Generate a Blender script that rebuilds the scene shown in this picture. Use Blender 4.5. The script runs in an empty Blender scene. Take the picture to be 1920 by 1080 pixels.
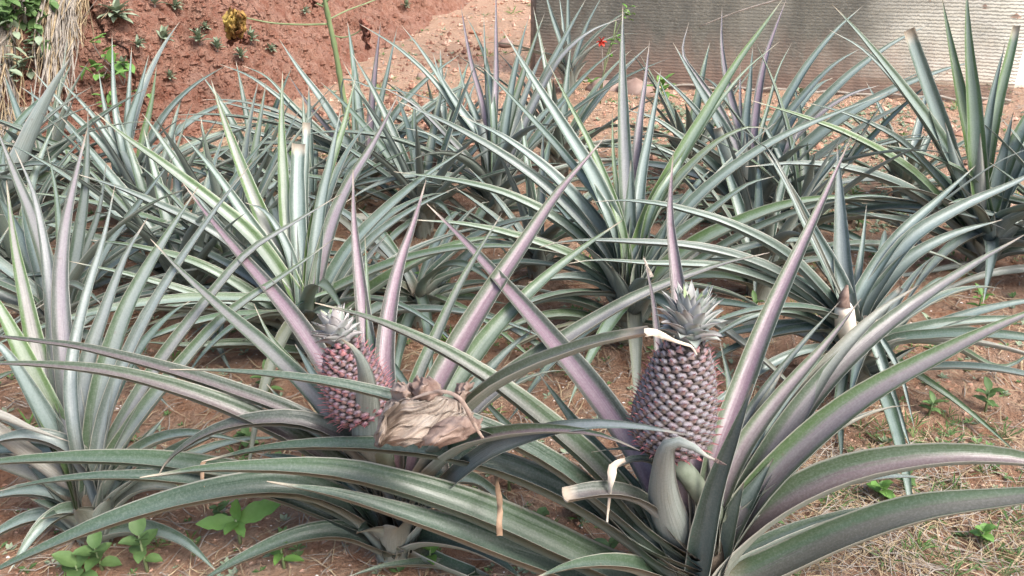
import bpy, math, random
from mathutils import Vector, noise
rnd = random.Random(11)
C = bpy.context.scene.collection

# ------------------------------------------------------------------ camera
CAM_H, PITCH, FPX = 1.20, math.radians(27.0), 1600.0
cam = bpy.data.cameras.new('camera'); cam_o = bpy.data.objects.new('camera', cam); C.objects.link(cam_o)
cam.sensor_width = 36.0; cam.lens = 36.0 * FPX / 1920.0
cam_o.location = (0, 0, CAM_H); cam_o.rotation_euler = (math.pi / 2 - PITCH, 0, 0)
cam.clip_start = 0.02; cam.clip_end = 400
bpy.context.scene.camera = cam_o

# ------------------------------------------------------------------ sky, sun, exposure
SUN_EL, SUN_AZ = math.radians(52), math.radians(128)      # azimuth from +Y towards +X
w = bpy.data.worlds.new('World'); bpy.context.scene.world = w; w.use_nodes = True
nt = w.node_tree; bg = nt.nodes['Background']
sky = nt.nodes.new('ShaderNodeTexSky'); sky.sky_type = 'NISHITA'; sky.sun_disc = False
sky.sun_elevation = SUN_EL; sky.sun_rotation = SUN_AZ
sky.air_density = 1.0; sky.dust_density = 4.0; sky.ozone_density = 0.6
nt.links.new(sky.outputs[0], bg.inputs[0]); bg.inputs[1].default_value = 0.15
sun = bpy.data.lights.new('sun', 'SUN'); sun_o = bpy.data.objects.new('sun', sun); C.objects.link(sun_o)
sun.energy = 1.8; sun.angle = math.radians(24); sun.color = (1.0, 0.985, 0.96)
sd = Vector((math.sin(SUN_AZ) * math.cos(SUN_EL), math.cos(SUN_AZ) * math.cos(SUN_EL), math.sin(SUN_EL)))
sun_o.rotation_euler = sd.to_track_quat('Z', 'Y').to_euler(); sun_o.location = sd * 20
vs = bpy.context.scene.view_settings
vs.view_transform = 'Standard'; vs.look = 'None'; vs.gamma = 1; vs.use_curve_mapping = False; vs.exposure = 1.3
bpy.context.scene.cycles.max_bounces = 6
bpy.context.scene.cycles.transparent_max_bounces = 12

# ------------------------------------------------------------------ helpers
cp, sp = math.cos(PITCH), math.sin(PITCH)
def ray(x, y):
    r, u = (x - 960) / FPX, (540 - y) / FPX
    return Vector((r, cp + u * sp, -sp + u * cp))
def at(x, y, Y):
    d = ray(x, y); d = d * (Y / d.y)
    return Vector((d.x, d.y, d.z + CAM_H))
def on_ground(x, y, z=0.0):
    d = ray(x, y); d = d * ((z - CAM_H) / d.z)
    return Vector((d.x, d.y, z))
def axial(p):
    return p.y * cp + (CAM_H - p.z) * sp

class MB:
    """collects raw mesh pieces and links them as one object"""
    def __init__(s): s.v = []; s.f = []; s.m = []; s.uv = []
    def add(s, vs, fs, mi=0, uvs=None):
        b = len(s.v); s.v += [tuple(v) for v in vs]
        for k, f in enumerate(fs):
            s.f.append([i + b for i in f]); s.m.append(mi if isinstance(mi, int) else mi[k])
            s.uv += [(uvs[i] if uvs else (0, 0)) for i in f]
    def mesh(s, name, mats, smooth=True):
        me = bpy.data.meshes.new(name); me.from_pydata(s.v, [], s.f)
        for m in (mats if isinstance(mats, (list, tuple)) else [mats]): me.materials.append(m)
        me.polygons.foreach_set('material_index', s.m)
        me.polygons.foreach_set('use_smooth', [smooth] * len(s.f))
        uvl = me.uv_layers.new(name='UVMap')
        uvl.data.foreach_set('uv', [c for t in s.uv for c in t])
        me.update(); return me
    def build(s, name, mats, parent=None, smooth=True):
        o = bpy.data.objects.new(name, s.mesh(name, mats, smooth)); C.objects.link(o)
        if parent: o.parent = parent
        return o
def tag(o, label=None, cat=None, group=None, kind=None):
    if label: o['label'] = label
    if cat: o['category'] = cat
    if group: o['group'] = group
    if kind: o['kind'] = kind
    return o
def empty(name, loc):
    o = bpy.data.objects.new(name, None); C.objects.link(o); o.location = loc; o.empty_display_size = .1
    return o
def rebase(o):
    """children built in world space keep their place under the thing's empty"""
    for ch in o.children: ch.matrix_parent_inverse = o.matrix_basis.inverted()
def spline(P, n):
    """Catmull-Rom through P, n+1 samples evenly by chord"""
    P = [Vector(p) for p in P]
    Q = [P[0] * 2 - P[1]] + P + [P[-1] * 2 - P[-2]]
    out = []; m = 14
    for i in range(1, len(Q) - 2):
        a, b, c, d = Q[i - 1], Q[i], Q[i + 1], Q[i + 2]
        for k in range(m):
            t = k / m
            out.append(0.5 * (2 * b + (c - a) * t + (2 * a - 5 * b + 4 * c - d) * t * t + (3 * b - a - 3 * c + d) * t ** 3))
    out.append(P[-1])
    L = [0]
    for i in range(1, len(out)): L.append(L[-1] + (out[i] - out[i - 1]).length)
    res = []; j = 0
    for k in range(n + 1):
        t = L[-1] * k / n
        while j < len(L) - 2 and L[j + 1] < t: j += 1
        f = (t - L[j]) / max(1e-9, L[j + 1] - L[j])
        res.append(out[j].lerp(out[j + 1], min(1, f)))
    return res, L[-1]
def tube(mb, path, radii, sides=7, mi=0, capped=True):
    vsx = []; fs = []; n = len(path); up = Vector((0.13, 0.31, 1)).normalized()
    for i, p in enumerate(path):
        t = (path[min(i + 1, n - 1)] - path[max(i - 1, 0)]).normalized()
        a = t.cross(up); 
        if a.length < .05: a = t.cross(Vector((1, 0, 0)))
        a.normalize(); b = t.cross(a)
        for k in range(sides):
            an = 2 * math.pi * k / sides
            vsx.append(p + (a * math.cos(an) + b * math.sin(an)) * radii[i])
    for i in range(n - 1):
        for k in range(sides):
            k2 = (k + 1) % sides
            fs.append([i * sides + k, i * sides + k2, (i + 1) * sides + k2, (i + 1) * sides + k])
    if capped:
        fs.append(list(range(sides))[::-1]); fs.append([(n - 1) * sides + k for k in range(sides)])
    uvs = [((k % sides) / sides, i / max(1, n - 1)) for i in range(n) for k in range(sides)]
    mb.add(vsx, fs, mi, uvs)

# ------------------------------------------------------------------ materials
class N:
    def __init__(s, name, rough=0.6, spec=0.5):
        s.m = bpy.data.materials.new(name); s.m.use_nodes = True; s.t = s.m.node_tree
        s.b = s.t.nodes['Principled BSDF']; s.b.inputs['Roughness'].default_value = rough
        s.b.inputs['Specular IOR Level'].default_value = spec
    def n(s, typ, **kw):
        o = s.t.nodes.new(typ)
        for k, v in kw.items(): setattr(o, k, v)
        return o
    def l(s, a, b): s.t.links.new(a, b)
    def noise(s, scale, detail=4, rough=.6, vec=None, dist=0):
        o = s.n('ShaderNodeTexNoise'); o.inputs['Scale'].default_value = scale; o.inputs['Detail'].default_value = detail
        o.inputs['Roughness'].default_value = rough; o.inputs['Distortion'].default_value = dist
        if vec: s.l(vec, o.inputs['Vector'])
        return o.outputs[0]
    def coord(s, which='Object', scale=None):
        c = s.n('ShaderNodeTexCoord').outputs[which]
        if scale:
            mp = s.n('ShaderNodeMapping'); mp.inputs['Scale'].default_value = scale; s.l(c, mp.inputs[0]); c = mp.outputs[0]
        return c
    def math(s, op, a, b=None, clamp=False):
        o = s.n('ShaderNodeMath', operation=op); o.use_clamp = clamp
        for i, v in enumerate((a, b)):
            if v is None: continue
            if isinstance(v, (int, float)): o.inputs[i].default_value = v
            else: s.l(v, o.inputs[i])
        return o.outputs[0]
    def mix(s, f, a, b, mode='MIX'):
        o = s.n('ShaderNodeMix', data_type='RGBA', blend_type=mode)
        for i, v in ((0, f), (6, a), (7, b)):
            if isinstance(v, (int, float)): o.inputs[i].default_value = v
            elif isinstance(v, tuple): o.inputs[i].default_value = (*v, 1)
            else: s.l(v, o.inputs[i])
        return o.outputs[2]
    def ramp(s, f, stops):
        o = s.n('ShaderNodeValToRGB'); e = o.color_ramp.elements
        while len(e) < len(stops): e.new(0.5)
        for q, (p, c) in zip(e, stops):
            q.position = p; q.color = (*c, 1) if isinstance(c, tuple) else (c, c, c, 1)
        s.l(f, o.inputs[0]); return o.outputs[0]
    def sep(s, c):
        o = s.n('ShaderNodeSeparateXYZ'); s.l(c, o.inputs[0]); return o.outputs
    def bump(s, h, strength=.4, dist=.01):
        o = s.n('ShaderNodeBump'); o.inputs['Strength'].default_value = strength; o.inputs['Distance'].default_value = dist
        s.l(h, o.inputs['Height']); s.l(o.outputs[0], s.b.inputs['Normal'])
    def base(s, c):
        if isinstance(c, tuple): s.b.inputs['Base Color'].default_value = (*c, 1)
        else: s.l(c, s.b.inputs['Base Color'])
        return s.m

def leaf_material(name, upper):
    q = N(name, .42 if upper else .5, .46)
    uv = q.coord('UV'); su, sv, _ = q.sep(uv)
    info = q.n('ShaderNodeObjectInfo'); sepc = q.n('ShaderNodeSeparateColor'); q.l(info.outputs['Color'], sepc.inputs[0])
    P, G, D = sepc.outputs; R = info.outputs['Random']
    ed = q.math('MULTIPLY', q.math('ABSOLUTE', q.math('SUBTRACT', su, .5)), 2.0)      # 0 centre, 1 margin
    comb = q.n('ShaderNodeCombineXYZ'); q.l(q.math('MULTIPLY', su, 26.0), comb.inputs[0]); q.l(q.math('MULTIPLY', sv, 3.2), comb.inputs[1]); q.l(q.math('MULTIPLY', R, 40.0), comb.inputs[2])
    st = q.noise(1.0, 3, .6, comb.outputs[0])
    comb2 = q.n('ShaderNodeCombineXYZ'); q.l(q.math('MULTIPLY', su, 3.0), comb2.inputs[0]); q.l(q.math('MULTIPLY', sv, 9.0), comb2.inputs[1]); q.l(q.math('MULTIPLY', R, 90.0), comb2.inputs[2])
    bl = q.noise(1.0, 5, .65, comb2.outputs[0])
    AL = info.outputs['Alpha']
    if upper:
        green = q.mix(q.math('POWER', G, 2.0), (.028, .055, .030), (.09, .155, .045))
        silver = q.mix(AL, (.035, .062, .042), (.175, .225, .208))
        band = q.math('ADD', ed, q.math('MULTIPLY', q.math('SUBTRACT', st, .5), .5))
        gm = q.ramp(band, [(.28, 0.0), (.55, 1.0)])
        purp = q.mix(AL, q.mix(st, (.10, .035, .05), (.17, .095, .115)), q.mix(st, (.14, .07, .10), (.275, .22, .265)))
        silver = q.mix(q.math('POWER', G, 2.8), silver, (.165, .22, .14))
        centre = q.mix(P, silver, purp)
        col = q.mix(q.math('MULTIPLY', gm, q.math('ADD', q.math('MULTIPLY', G, .45), .6), True), centre, green)
        # waxy bloom patches
        col = q.mix(q.math('MULTIPLY', q.ramp(bl, [(.45, 0.0), (.78, .36)]), q.math('MAXIMUM', AL, .25)), col, (.265, .305, .275))
    else:
        s1 = q.mix(AL, q.ramp(st, [(.3, (.155, .165, .14)), (.7, (.27, .285, .25))]), q.ramp(st, [(.3, (.16, .19, .175)), (.7, (.275, .315, .30))]))
        col = q.mix(q.math('MULTIPLY', P, .25), s1, (.28, .24, .31))
        col = q.mix(q.math('MULTIPLY', G, .45), col, (.13, .2, .08))
        col = q.mix(q.ramp(bl, [(.5, 0.0), (.8, .5)]), col, (.22, .21, .165))
    col = q.mix(q.ramp(ed, [(.91, 0.0), (.97, .6)]), col, (.44, .42, .36))                # pale margin
    tip = q.math('ADD', sv, q.math('MULTIPLY', q.math('SUBTRACT', bl, .5), .06))
    col = q.mix(q.ramp(tip, [(.93, 0.0), (.985, .8)]), col, (.50, .42, .33))
    # brown blotched base sheath
    col = q.mix(q.ramp(q.math('ADD', sv, q.math('MULTIPLY', q.math('SUBTRACT', bl, .5), .12)), [(.02, .55), (.10, 0.0)]), col, (.20, .14, .10))
    dry = q.mix(st, (.20, .14, .095), (.44, .38, .30))
    col = q.mix(D, col, dry)
    dust = q.noise(260, 3, .7, q.coord('Object')); col = q.mix(q.ramp(dust, [(.45, 0.0), (.75, .20)]), col, (.36, .37, .35)); col = q.mix(q.ramp(dust, [(.25, .22), (.45, 0.0)]), col, (.05, .07, .05))
    spots = q.noise(55, 2, .5, q.coord('Object'))
    col = q.mix(q.ramp(spots, [(.70, 0.0), (.76, .35)]), col, (.12, .09, .07))
    q.base(col)
    q.l(q.ramp(st, [(.3, .26 if upper else .38), (.7, .42 if upper else .54)]), q.b.inputs['Roughness'])
    q.bump(st, .5, .0015)
    return q.m
LEAF = [leaf_material('leaf_upper_face', True), leaf_material('leaf_under_face', False)]

def soil_material(name, a, b, c):
    q = N(name, .95, .15); co = q.coord('Object')
    n1 = q.noise(2.6, 7, .68, co); n2 = q.noise(18, 9, .76, co); n3 = q.noise(110, 4, .7, co)
    col = q.mix(q.ramp(n1, [(.35, 0.0), (.68, 1.0)]), a, b)
    col = q.mix(q.ramp(n2, [(.40, 0.0), (.72, .8)]), col, c)
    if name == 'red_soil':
        yy = q.sep(co)[1]; far = q.ramp(q.math('MULTIPLY', q.math('ADD', yy, q.math('MULTIPLY', q.math('SUBTRACT', n1, .5), 3.0)), .2), [(.42, 0.0), (.85, .6)]); col = q.mix(far, col, (.54, .37, .26))  # distant soil painted paler, in place of the brighter light out there
    col = q.mix(q.ramp(n3, [(.30, .55), (.52, 0.0)]), col, (a[0] * .45, a[1] * .42, a[2] * .4))
    col = q.mix(q.ramp(n3, [(.66, 0.0), (.76, .55)]), col, (.52, .43, .35))
    q.base(col); q.bump(q.math('ADD', n2, q.math('MULTIPLY', n3, .5)), 1.0, .035)
    return q.m
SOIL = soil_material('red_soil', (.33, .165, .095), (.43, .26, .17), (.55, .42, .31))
BANK = soil_material('red_bank_earth', (.23, .095, .062), (.35, .175, .12), (.47, .31, .235))

def simple(name, a, b, scale=30, rough=.7, spec=.3, stretch=None, bump=.3, trans=0):
    q = N(name, rough, spec); co = q.coord('Object', stretch)
    n = q.noise(scale, 5, .65, co)
    info = q.n('ShaderNodeObjectInfo')
    f = q.math('ADD', q.ramp(n, [(.3, 0.0), (.7, 1.0)]), q.math('MULTIPLY', q.math('SUBTRACT', info.outputs['Random'], .5), .35), True)
    q.base(q.mix(f, a, b)); q.bump(n, bump, .004)
    if trans:
        t = q.n('ShaderNodeBsdfTranslucent'); q.l(q.mix(f, a, b), t.inputs[0])
        mx = q.n('ShaderNodeMixShader'); mx.inputs[0].default_value = trans
        q.l(q.b.outputs[0], mx.inputs[1]); q.l(t.outputs[0], mx.inputs[2])
        q.l(mx.outputs[0], q.t.nodes['Material Output'].inputs['Surface'])
    return q.m
M_STALK = simple('green_grey_stalk', (.12, .15, .10), (.22, .25, .19), 40)
M_STEM = simple('stem_bark', (.07, .05, .035), (.17, .135, .10), 60)
M_WEED = simple('weed_leaf', (.09, .17, .05), (.17, .27, .10), 20, .55, .4, trans=.25)
M_WEEDPALE = simple('pale_weed_leaf', (.20, .26, .16), (.33, .39, .28), 25, .6, .3, trans=.2)
M_BRIGHT = simple('bright_weed_leaf', (.12, .25, .05), (.20, .36, .10), 18, .5, .4, trans=.3)
M_STRAW = simple('dry_straw', (.22, .16, .09), (.44, .35, .23), 40, .8, .2)
M_STRAWD = simple('grey_straw', (.17, .145, .12), (.35, .31, .26), 40, .85, .2)
def dead_material(name, a, b_, c):
    q = N(name, .75, .25); n = q.noise(1, 5, .7, q.coord('UV', (26, 2.2, 1))); n2 = q.noise(9, 5, .7, q.coord('Object'))
    col = q.mix(q.ramp(n, [(.32, 0.0), (.66, 1.0)]), a, b_); col = q.mix(q.ramp(n2, [(.45, 0.0), (.72, .7)]), col, c)
    q.base(col); q.bump(n, .9, .006); return q.m
M_DEAD = dead_material('dead_leaf', (.13, .095, .075), (.43, .375, .315), (.27, .18, .13))
M_DEADBR = simple('dead_leaf_edge', (.15, .095, .075), (.36, .28, .23), 18, .75, .25, bump=.7)
M_TIP = simple('withered_tip', (.42, .33, .24), (.72, .66, .56), 30, .7, .3)
M_TIPBR = simple('brown_strip', (.17, .10, .06), (.32, .22, .145), 30, .75, .3)
M_STONE = simple('pale_stone', (.20, .13, .105), (.36, .27, .23), 6, .9, .2, bump=.6)
M_PEBBLE = simple('pebbles', (.34, .17, .11), (.55, .40, .31), 3, .9, .2)
M_PEBBLE2 = simple('quartz_grit', (.55, .47, .42), (.75, .70, .64), 3, .85, .3)
M_PAPAYA = simple('green_stalk', (.11, .16, .06), (.23, .28, .14), 15, .55, .4, stretch=(1, 1, .3))
M_WITHER = simple('withered_leaf', (.26, .11, .04), (.48, .36, .09), 9, .7, .3, trans=.2)
M_WITHERD = simple('withered_dark', (.16, .06, .04), (.30, .14, .10), 12, .8, .2)
M_TWIG = simple('dry_twig', (.20, .17, .14), (.38, .33, .29), 30, .9, .1)
M_CUT = simple('cut_flesh', (.60, .47, .36), (.82, .74, .62), 14, .6, .3)
M_RED = simple('red_petal', (.55, .04, .03), (.7, .1, .06), 20, .5, .3)

# ------------------------------------------------------------------ ground
TOE = [(-6.0, 2.2), (-2.6, 3.05), (-2.05, 3.35), (-1.5, 3.72), (-1.15, 4.5), (-.85, 5.7), (-.42, 7.6), (.1, 11.0), (.6, 16.0)]
def gz(x, y):
    v = Vector((x, y, 0))
    k = .030 * noise.noise(v * 1.1) + .018 * noise.noise(v * 3.7 + Vector((7, 3, 1)))
    k += .012 * noise.noise(v * 11) + .007 * noise.noise(v * 27)
    return k
def axis(a, b, fine, lo, hi, g):
    xs = []; x = a
    while x <= b: xs.append(x); x += fine
    s = fine
    while xs[-1] < hi: s *= g; xs.append(xs[-1] + s)
    s = fine
    while xs[0] > lo: s *= g; xs.insert(0, xs[0] - s)
    return xs
xs = axis(-2.2, 3.0, .028, -120, 120, 1.25); ys = axis(.6, 5.6, .026, -60, 150, 1.18)
g = MB(); nx = len(xs)
g.v = [(x, y, gz(x, y)) for y in ys for x in xs]
g.f = [[j * nx + i, j * nx + i + 1, (j + 1) * nx + i + 1, (j + 1) * nx + i] for j in range(len(ys) - 1) for i in range(nx - 1)]
g.m = [0] * len(g.f); g.uv = [(0, 0)] * (4 * len(g.f))
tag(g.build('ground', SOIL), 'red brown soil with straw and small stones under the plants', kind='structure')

# earth bank, upper left
def toe_pt(t):
    P = [Vector((a, b, 0)) for a, b in TOE]
    L = [0]
    for i in range(1, len(P)): L.append(L[-1] + (P[i] - P[i - 1]).length)
    d = t * L[-1]
    for i in range(1, len(P)):
        if L[i] >= d or i == len(P) - 1:
            f = (d - L[i - 1]) / (L[i] - L[i - 1]); p = P[i - 1].lerp(P[i], f); tt = (P[i] - P[i - 1]).normalized()
            return p, Vector((-tt.y, tt.x, 0))
NRM = []
def bank_pt(t, s):
    p, n = toe_pt(t); n = (toe_pt(max(0, t - .06))[1] + n + toe_pt(min(1, t + .06))[1]).normalized()
    q = p + n * (s * .62) ; z = s * .86
    if s > 3.2: q = p + n * (3.2 * .62 + (s - 3.2) * 3); z = 3.2 * .86 + (s - 3.2) * .1
    v = Vector((q.x, q.y, z))
    d = .09 * noise.noise(v * 1.3) + .05 * noise.noise(v * 3.1 + Vector((5, 5, 5))) + .045 * noise.noise(v * 8) + .03 * noise.noise(v * 13)
    r = noise.noise(v * 5.0 + Vector((1, 9, 2))); d -= .04 * max(0, r - .15) * 3
    d += .022 * noise.noise(v * 21) + .012 * noise.noise(v * 45) - .05 * max(0, noise.noise(v * 9 + Vector((4, 4, 4))) - .25)
    d *= min(1, s * 3 + .15)
    nn = Vector((-n.x * .8, -n.y * .8, .6))
    return v + nn * d - Vector((0, 0, .06))
TT = [.17 * k / 30 for k in range(30)] + [.17 + .36 * k / 430 for k in range(430)] + [.53 + .47 * k / 50 for k in range(51)]
SS = [2.6 * k / 120 for k in range(120)] + [2.6 + .7 * k / 14 for k in range(15)] + [3.3 + .8 * k for k in range(1, 20)]
b = MB(); NT, NS = len(TT) - 1, len(SS) - 1
for s in SS:
    for t in TT: b.v.append(tuple(bank_pt(t, s)))
b.f = [[j * (NT + 1) + i, j * (NT + 1) + i + 1, (j + 1) * (NT + 1) + i + 1, (j + 1) * (NT + 1) + i] for j in range(NS) for i in range(NT)]
b.m = [0] * len(b.f); b.uv = [(0, 0)] * (4 * len(b.f))
tag(b.build('earth_bank', BANK), 'steep bare red earth bank behind the plants', kind='structure')

from mathutils.bvhtree import BVHTree
BB = BVHTree.FromPolygons([Vector(v) for v in b.v], b.f)
def on_bank(x, y):
    h = BB.ray_cast(Vector((0, 0, CAM_H)), ray(x, y).normalized())
    return (h[0], h[1] if h[1].dot(ray(x, y)) < 0 else -h[1]) if h[0] else (on_ground(x, y), Vector((0, 0, 1)))

# ------------------------------------------------------------------ pineapple leaf
NU = 7
def leaf_mesh(pts, width, N0, cut=0.0, fold=.5, flat=False, roll=0.0, mats=None, ns=None):
    """pts root -> tip (world), width in metres, N0: rough adaxial direction"""
    n = ns or 22
    path, L = spline(pts, n)
    mb = MB(); vs_, uvs = [], []
    seed = rnd.random() * 50
    for i, p in enumerate(path):
        v = i / n
        t = (path[min(i + 1, n)] - path[max(i - 1, 0)]).normalized()
        Nv = (N0 - t * N0.dot(t))
        if Nv.length < .15: Nv = Nv + Vector((0, 0, .3)) - t * (.3 * t.z)
        Nv.normalize(); W = t.cross(Nv).normalized()
        if roll:
            a = roll * v; W, Nv = W * math.cos(a) + Nv * math.sin(a), Nv * math.cos(a) - W * math.sin(a)
        ve = v * (1 - cut * .45)
        hw = 1.0 - .08 * ve
        if ve < .12: hw *= 1 + (.12 - ve) * 2.0
        if ve < .04: hw *= .45 + .55 * ve / .04
        if ve > .33: hw *= max(0, 1 - ((ve - .33) / .67) ** 1.5)
        hw = max(hw, .03) * width * .5 * (1 + .05 * noise.noise(Vector((seed, v * 7, 0))))
        fd = fold * (1 + .5 * max(0, .2 - v) * 5) * (1 - .35 * v)
        th = .0028 + .004 * max(0, .15 - v) / .15
        for side in (0, 1):
            for k in range(NU):
                u = -1 + 2 * k / (NU - 1)
                off = W * (hw * math.sin(u * 1.35) / math.sin(1.35)) + Nv * (hw * fd * (u * u) * 1.6)
                off += Nv * (.0012 * noise.noise(Vector((u * 3, v * 14, seed))))
                if side: off -= Nv * th * (1 - abs(u) ** 3 * .85) * min(1, hw / .01)
                vs_.append(p + off); uvs.append(((u + 1) / 2, v))
    fs, mi = [], []
    row = 2 * NU
    for i in range(n):
        for side in (0, 1):
            for k in range(NU - 1):
                a = i * row + side * NU + k
                q = [a, a + 1, a + row + 1, a + row]
                fs.append(q if side == 1 else q[::-1]); mi.append(side)
        for k in (0, NU - 1):
            a, c = i * row + k, i * row + NU + k
            fs.append([a, a + row, c + row, c]); mi.append(1)
    e = n * row
    for k in range(NU - 1): fs.append([e + k, e + k + 1, e + NU + k + 1, e + NU + k]); mi.append(1)
    mb.add(vs_, fs, mi, uvs)
    return mb.mesh('leaf', mats or LEAF)

PL = {}
class Plant:
    def __init__(s, key, bx, by, hs, label, group=True, fruit=False):
        s.base = on_ground(bx, by); s.base.z = gz(s.base.x, s.base.y)
        s.hs = hs; s.o = empty('pineapple_plant', s.base)
        tag(s.o, label, 'pineapple plant', 'pineapple plants growing in the plot')
        s.dark = key in 'AB'; PL[key] = s
        # short thick stem
        mb = MB(); b0 = s.base
        path = [b0 + Vector((0, 0, z)) for z in (-.04, .0, hs * .2, hs * .4, hs * .6)]
        tube(mb, path, [.040, .036, .034, .028, .012], 10)
        s.part(mb.build('stem', M_STEM))
    def part(s, o, label=None):
        o.parent = s.o; o.matrix_parent_inverse.identity(); o.matrix_parent_inverse = __import__('mathutils').Matrix.Translation(-s.base)
        if label: o['label'] = label
        return o
    def leaf(s, px, wpx, dy=0.0, pur=0.2, gr=0.3, dry=0.0, cut=0.0, bloom=None, face=.42, fold=.48, ydir=None, yroot=0.0, curve=1.0, roll=0.0, label=None):
        """px: image points tip -> root; dy how much farther (+) or nearer (-) the tip is than the plant"""
        P = [Vector((a, b_)) for a, b_ in px]
        L = [0]
        for i in range(1, len(P)): L.append(L[-1] + (P[i] - P[i - 1]).length)
        pts = []
        for p, l in zip(P, L):
            f = (1 - l / L[-1]) ** curve                       # 1 at tip
            Y = s.base.y + yroot + dy * f
            q = at(p.x, p.y, Y)
            gg = gz(q.x, q.y) + .015
            if q.z < gg:
                q = on_ground(p.x, p.y, gg)
            pts.append(q)
        pts.reverse()
        r = pts[0]
        zc = max(.02, min(r.z - .10, s.hs * .55))
        hx = Vector((r.x - s.base.x, r.y - s.base.y, 0)); hl = hx.length
        core = Vector((s.base.x, s.base.y, s.base.z * .5 + zc)) + (hx.normalized() * min(.022, hl * .5) if hl > 1e-4 else Vector())
        pts.insert(0, core)
        wm = .98 * wpx * axial(pts[min(2, len(pts) - 1)]) / FPX
        ch = pts[-1] - core
        hd = Vector((ch.x, ch.y, 0))
        hdl = hd.length
        N0 = Vector((0, 0, 1)) - (hd.normalized() * min(1.6, max(0, ch.z) / max(.05, hdl)) if hdl > 1e-3 else Vector())
        N0.normalize()
        mid = pts[len(pts) // 2]; V = (Vector((0, 0, CAM_H)) - mid).normalized()
        sg = 1 if (N0.dot(V) > -.05) else -1
        N0 = (N0 * (1 - face) + V * (face * sg)).normalized()
        if fold < 0: fold = -fold
        elif face <= .5: fold = max(fold, .78 - .25 * max(0, face - .25) / .25)
        me = leaf_mesh(pts, wm, N0, cut, fold, roll=roll)
        o = bpy.data.objects.new('leaf', me); C.objects.link(o); o.color = (max(0, pur - .15) / .85, gr, dry, (bloom if bloom is not None else (.15 if face <= .26 and s.dark else (.55 if s.dark else 1.0))))
        s.part(o, label); return o
    def auto(s, n, az0=0, az1=360, length=(.5, .8), elev=(10, 60), droop=(40, 95), width=(.028, .042), pur=.04, gr=.3, zs=None):
        n = max(3, round(n * .98))
        for i in range(n):
            az = math.radians(az0 + (az1 - az0) * (i + rnd.uniform(.15, .85)) / n)
            el = math.radians(rnd.uniform(*elev)); Ln = rnd.uniform(*length) * 1.04; el += .10; dr = math.radians(rnd.uniform(*droop)) * .78; wf = .98
            a = Vector((math.sin(az), math.cos(az), 0)); k = 9
            p = Vector((s.base.x, s.base.y, s.base.z + s.hs * rnd.uniform(.08, .55))) + a * .02
            pts = [p.copy()]
            for j in range(1, k + 1):
                th = el - dr * (j / k) ** 1.35
                if j == 1: th = min(1.35, el + .35)
                p = p + (a * math.cos(th) + Vector((0, 0, 1)) * math.sin(th)) * (Ln / k)
                gg = gz(p.x, p.y) + .012
                if p.z < gg: p = Vector((p.x, p.y, gg))
                pts.append(p.copy())
            sw = a.cross(Vector((0, 0, 1))) * rnd.uniform(-.10, .10) * Ln
            pts = [q + sw * (j / k) ** 2 for j, q in enumerate(pts)]
            c = (pts[-1] - pts[0]); N0 = Vector((0, 0, 1)) - a * max(0, min(2.2, math.tan(min(el, 1.25))) * .6)
            N0 += a.cross(Vector((0, 0, 1))) * rnd.uniform(-.35, .35)
            me = leaf_mesh(pts, wf * rnd.uniform(*width), N0.normalized(), 0, .45, roll=rnd.uniform(-.5, .5), ns=18)
            o = bpy.data.objects.new('leaf', me); C.objects.link(o)
            o.color = (max(0, pur + rnd.uniform(-.25, .15)), max(0, min(1, gr + rnd.uniform(-.25, .25))), 0 if (rnd.random() > .25 or el > .45) else .3, rnd.uniform(.45, 1.0))
            s.part(o)
    def sheaths(s, n=8, ln=(.15, .24), wd=.062, az0=0):
        for i in range(n):
            az = az0 + 2 * math.pi * (i + rnd.uniform(-.2, .2)) / n; a = Vector((math.sin(az), math.cos(az), 0))
            L = rnd.uniform(*ln) * (.75 + s.hs); z0 = s.base.z - .01 + s.hs * .25 * (i % 3) / 3
            p0 = Vector((s.base.x, s.base.y, z0)) + a * .030; pts = [p0]; th = 1.45; q = p0
            for j in range(5):
                q = q + (a * math.cos(th) + Vector((0, 0, 1)) * math.sin(th)) * (L / 5); pts.append(q); th -= .13 + .05 * (i % 3)
            me = leaf_mesh(pts, wd * rnd.uniform(.8, 1.1), (Vector((0, 0, .35)) - a).normalized(), 0, .5, ns=12)
            o = bpy.data.objects.new('leaf', me); C.objects.link(o); o.color = (0, .25, .2 if i % 4 == 0 else 0, .6); s.part(o)

# ------------------------------------------------------------------ the plants
# --- A: right front, with the large fruit
A = Plant('A', 1322, 1130, .20, 'large front pineapple plant carrying the big grey purple fruit')
A.leaf([(1262,288),(1256,400),(1266,500),(1278,600),(1290,760),(1310,900)], 46, .38, .95, .1, face=.75, label=None)
A.leaf([(1207,480),(1224,560),(1233,640),(1245,760),(1275,900)], 30, .30, .85, .15, face=.7, dry=.1)
A.leaf([(1596,258),(1520,425),(1445,590),(1395,720),(1340,880)], 46, .42, .95, .55, face=.5)
A.leaf([(1925,438),(1820,500),(1690,590),(1560,705),(1450,850),(1370,1000)], 50, .36, .6, .45, face=.45)
A.leaf([(1722,535),(1650,585),(1560,680),(1475,810),(1400,930),(1350,1040)], 56, .26, .0, .0, face=.45, bloom=1, dry=.35)  # dry tone here paints the leaf's creamy sheen
A.leaf([(2010,560),(1900,600),(1760,670),(1620,750),(1500,850),(1410,950),(1345,1060)], 62, .12, .7, .75, face=.40)
A.leaf([(1615,560),(1545,650),(1460,750),(1390,850),(1345,960)], 40, .24, .75, .55, face=.45, dry=.05)
A.leaf([(1575,565),(1500,650),(1430,740),(1375,830),(1335,930)], 24, .34, .3, .3, face=.4)
A.leaf([(1470,690),(1425,770),(1390,860),(1365,960),(1340,1050)], 44, .16, .0, .0, face=.65, bloom=1, dry=.3)  # pale sheen painted in through the dry tone
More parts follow.
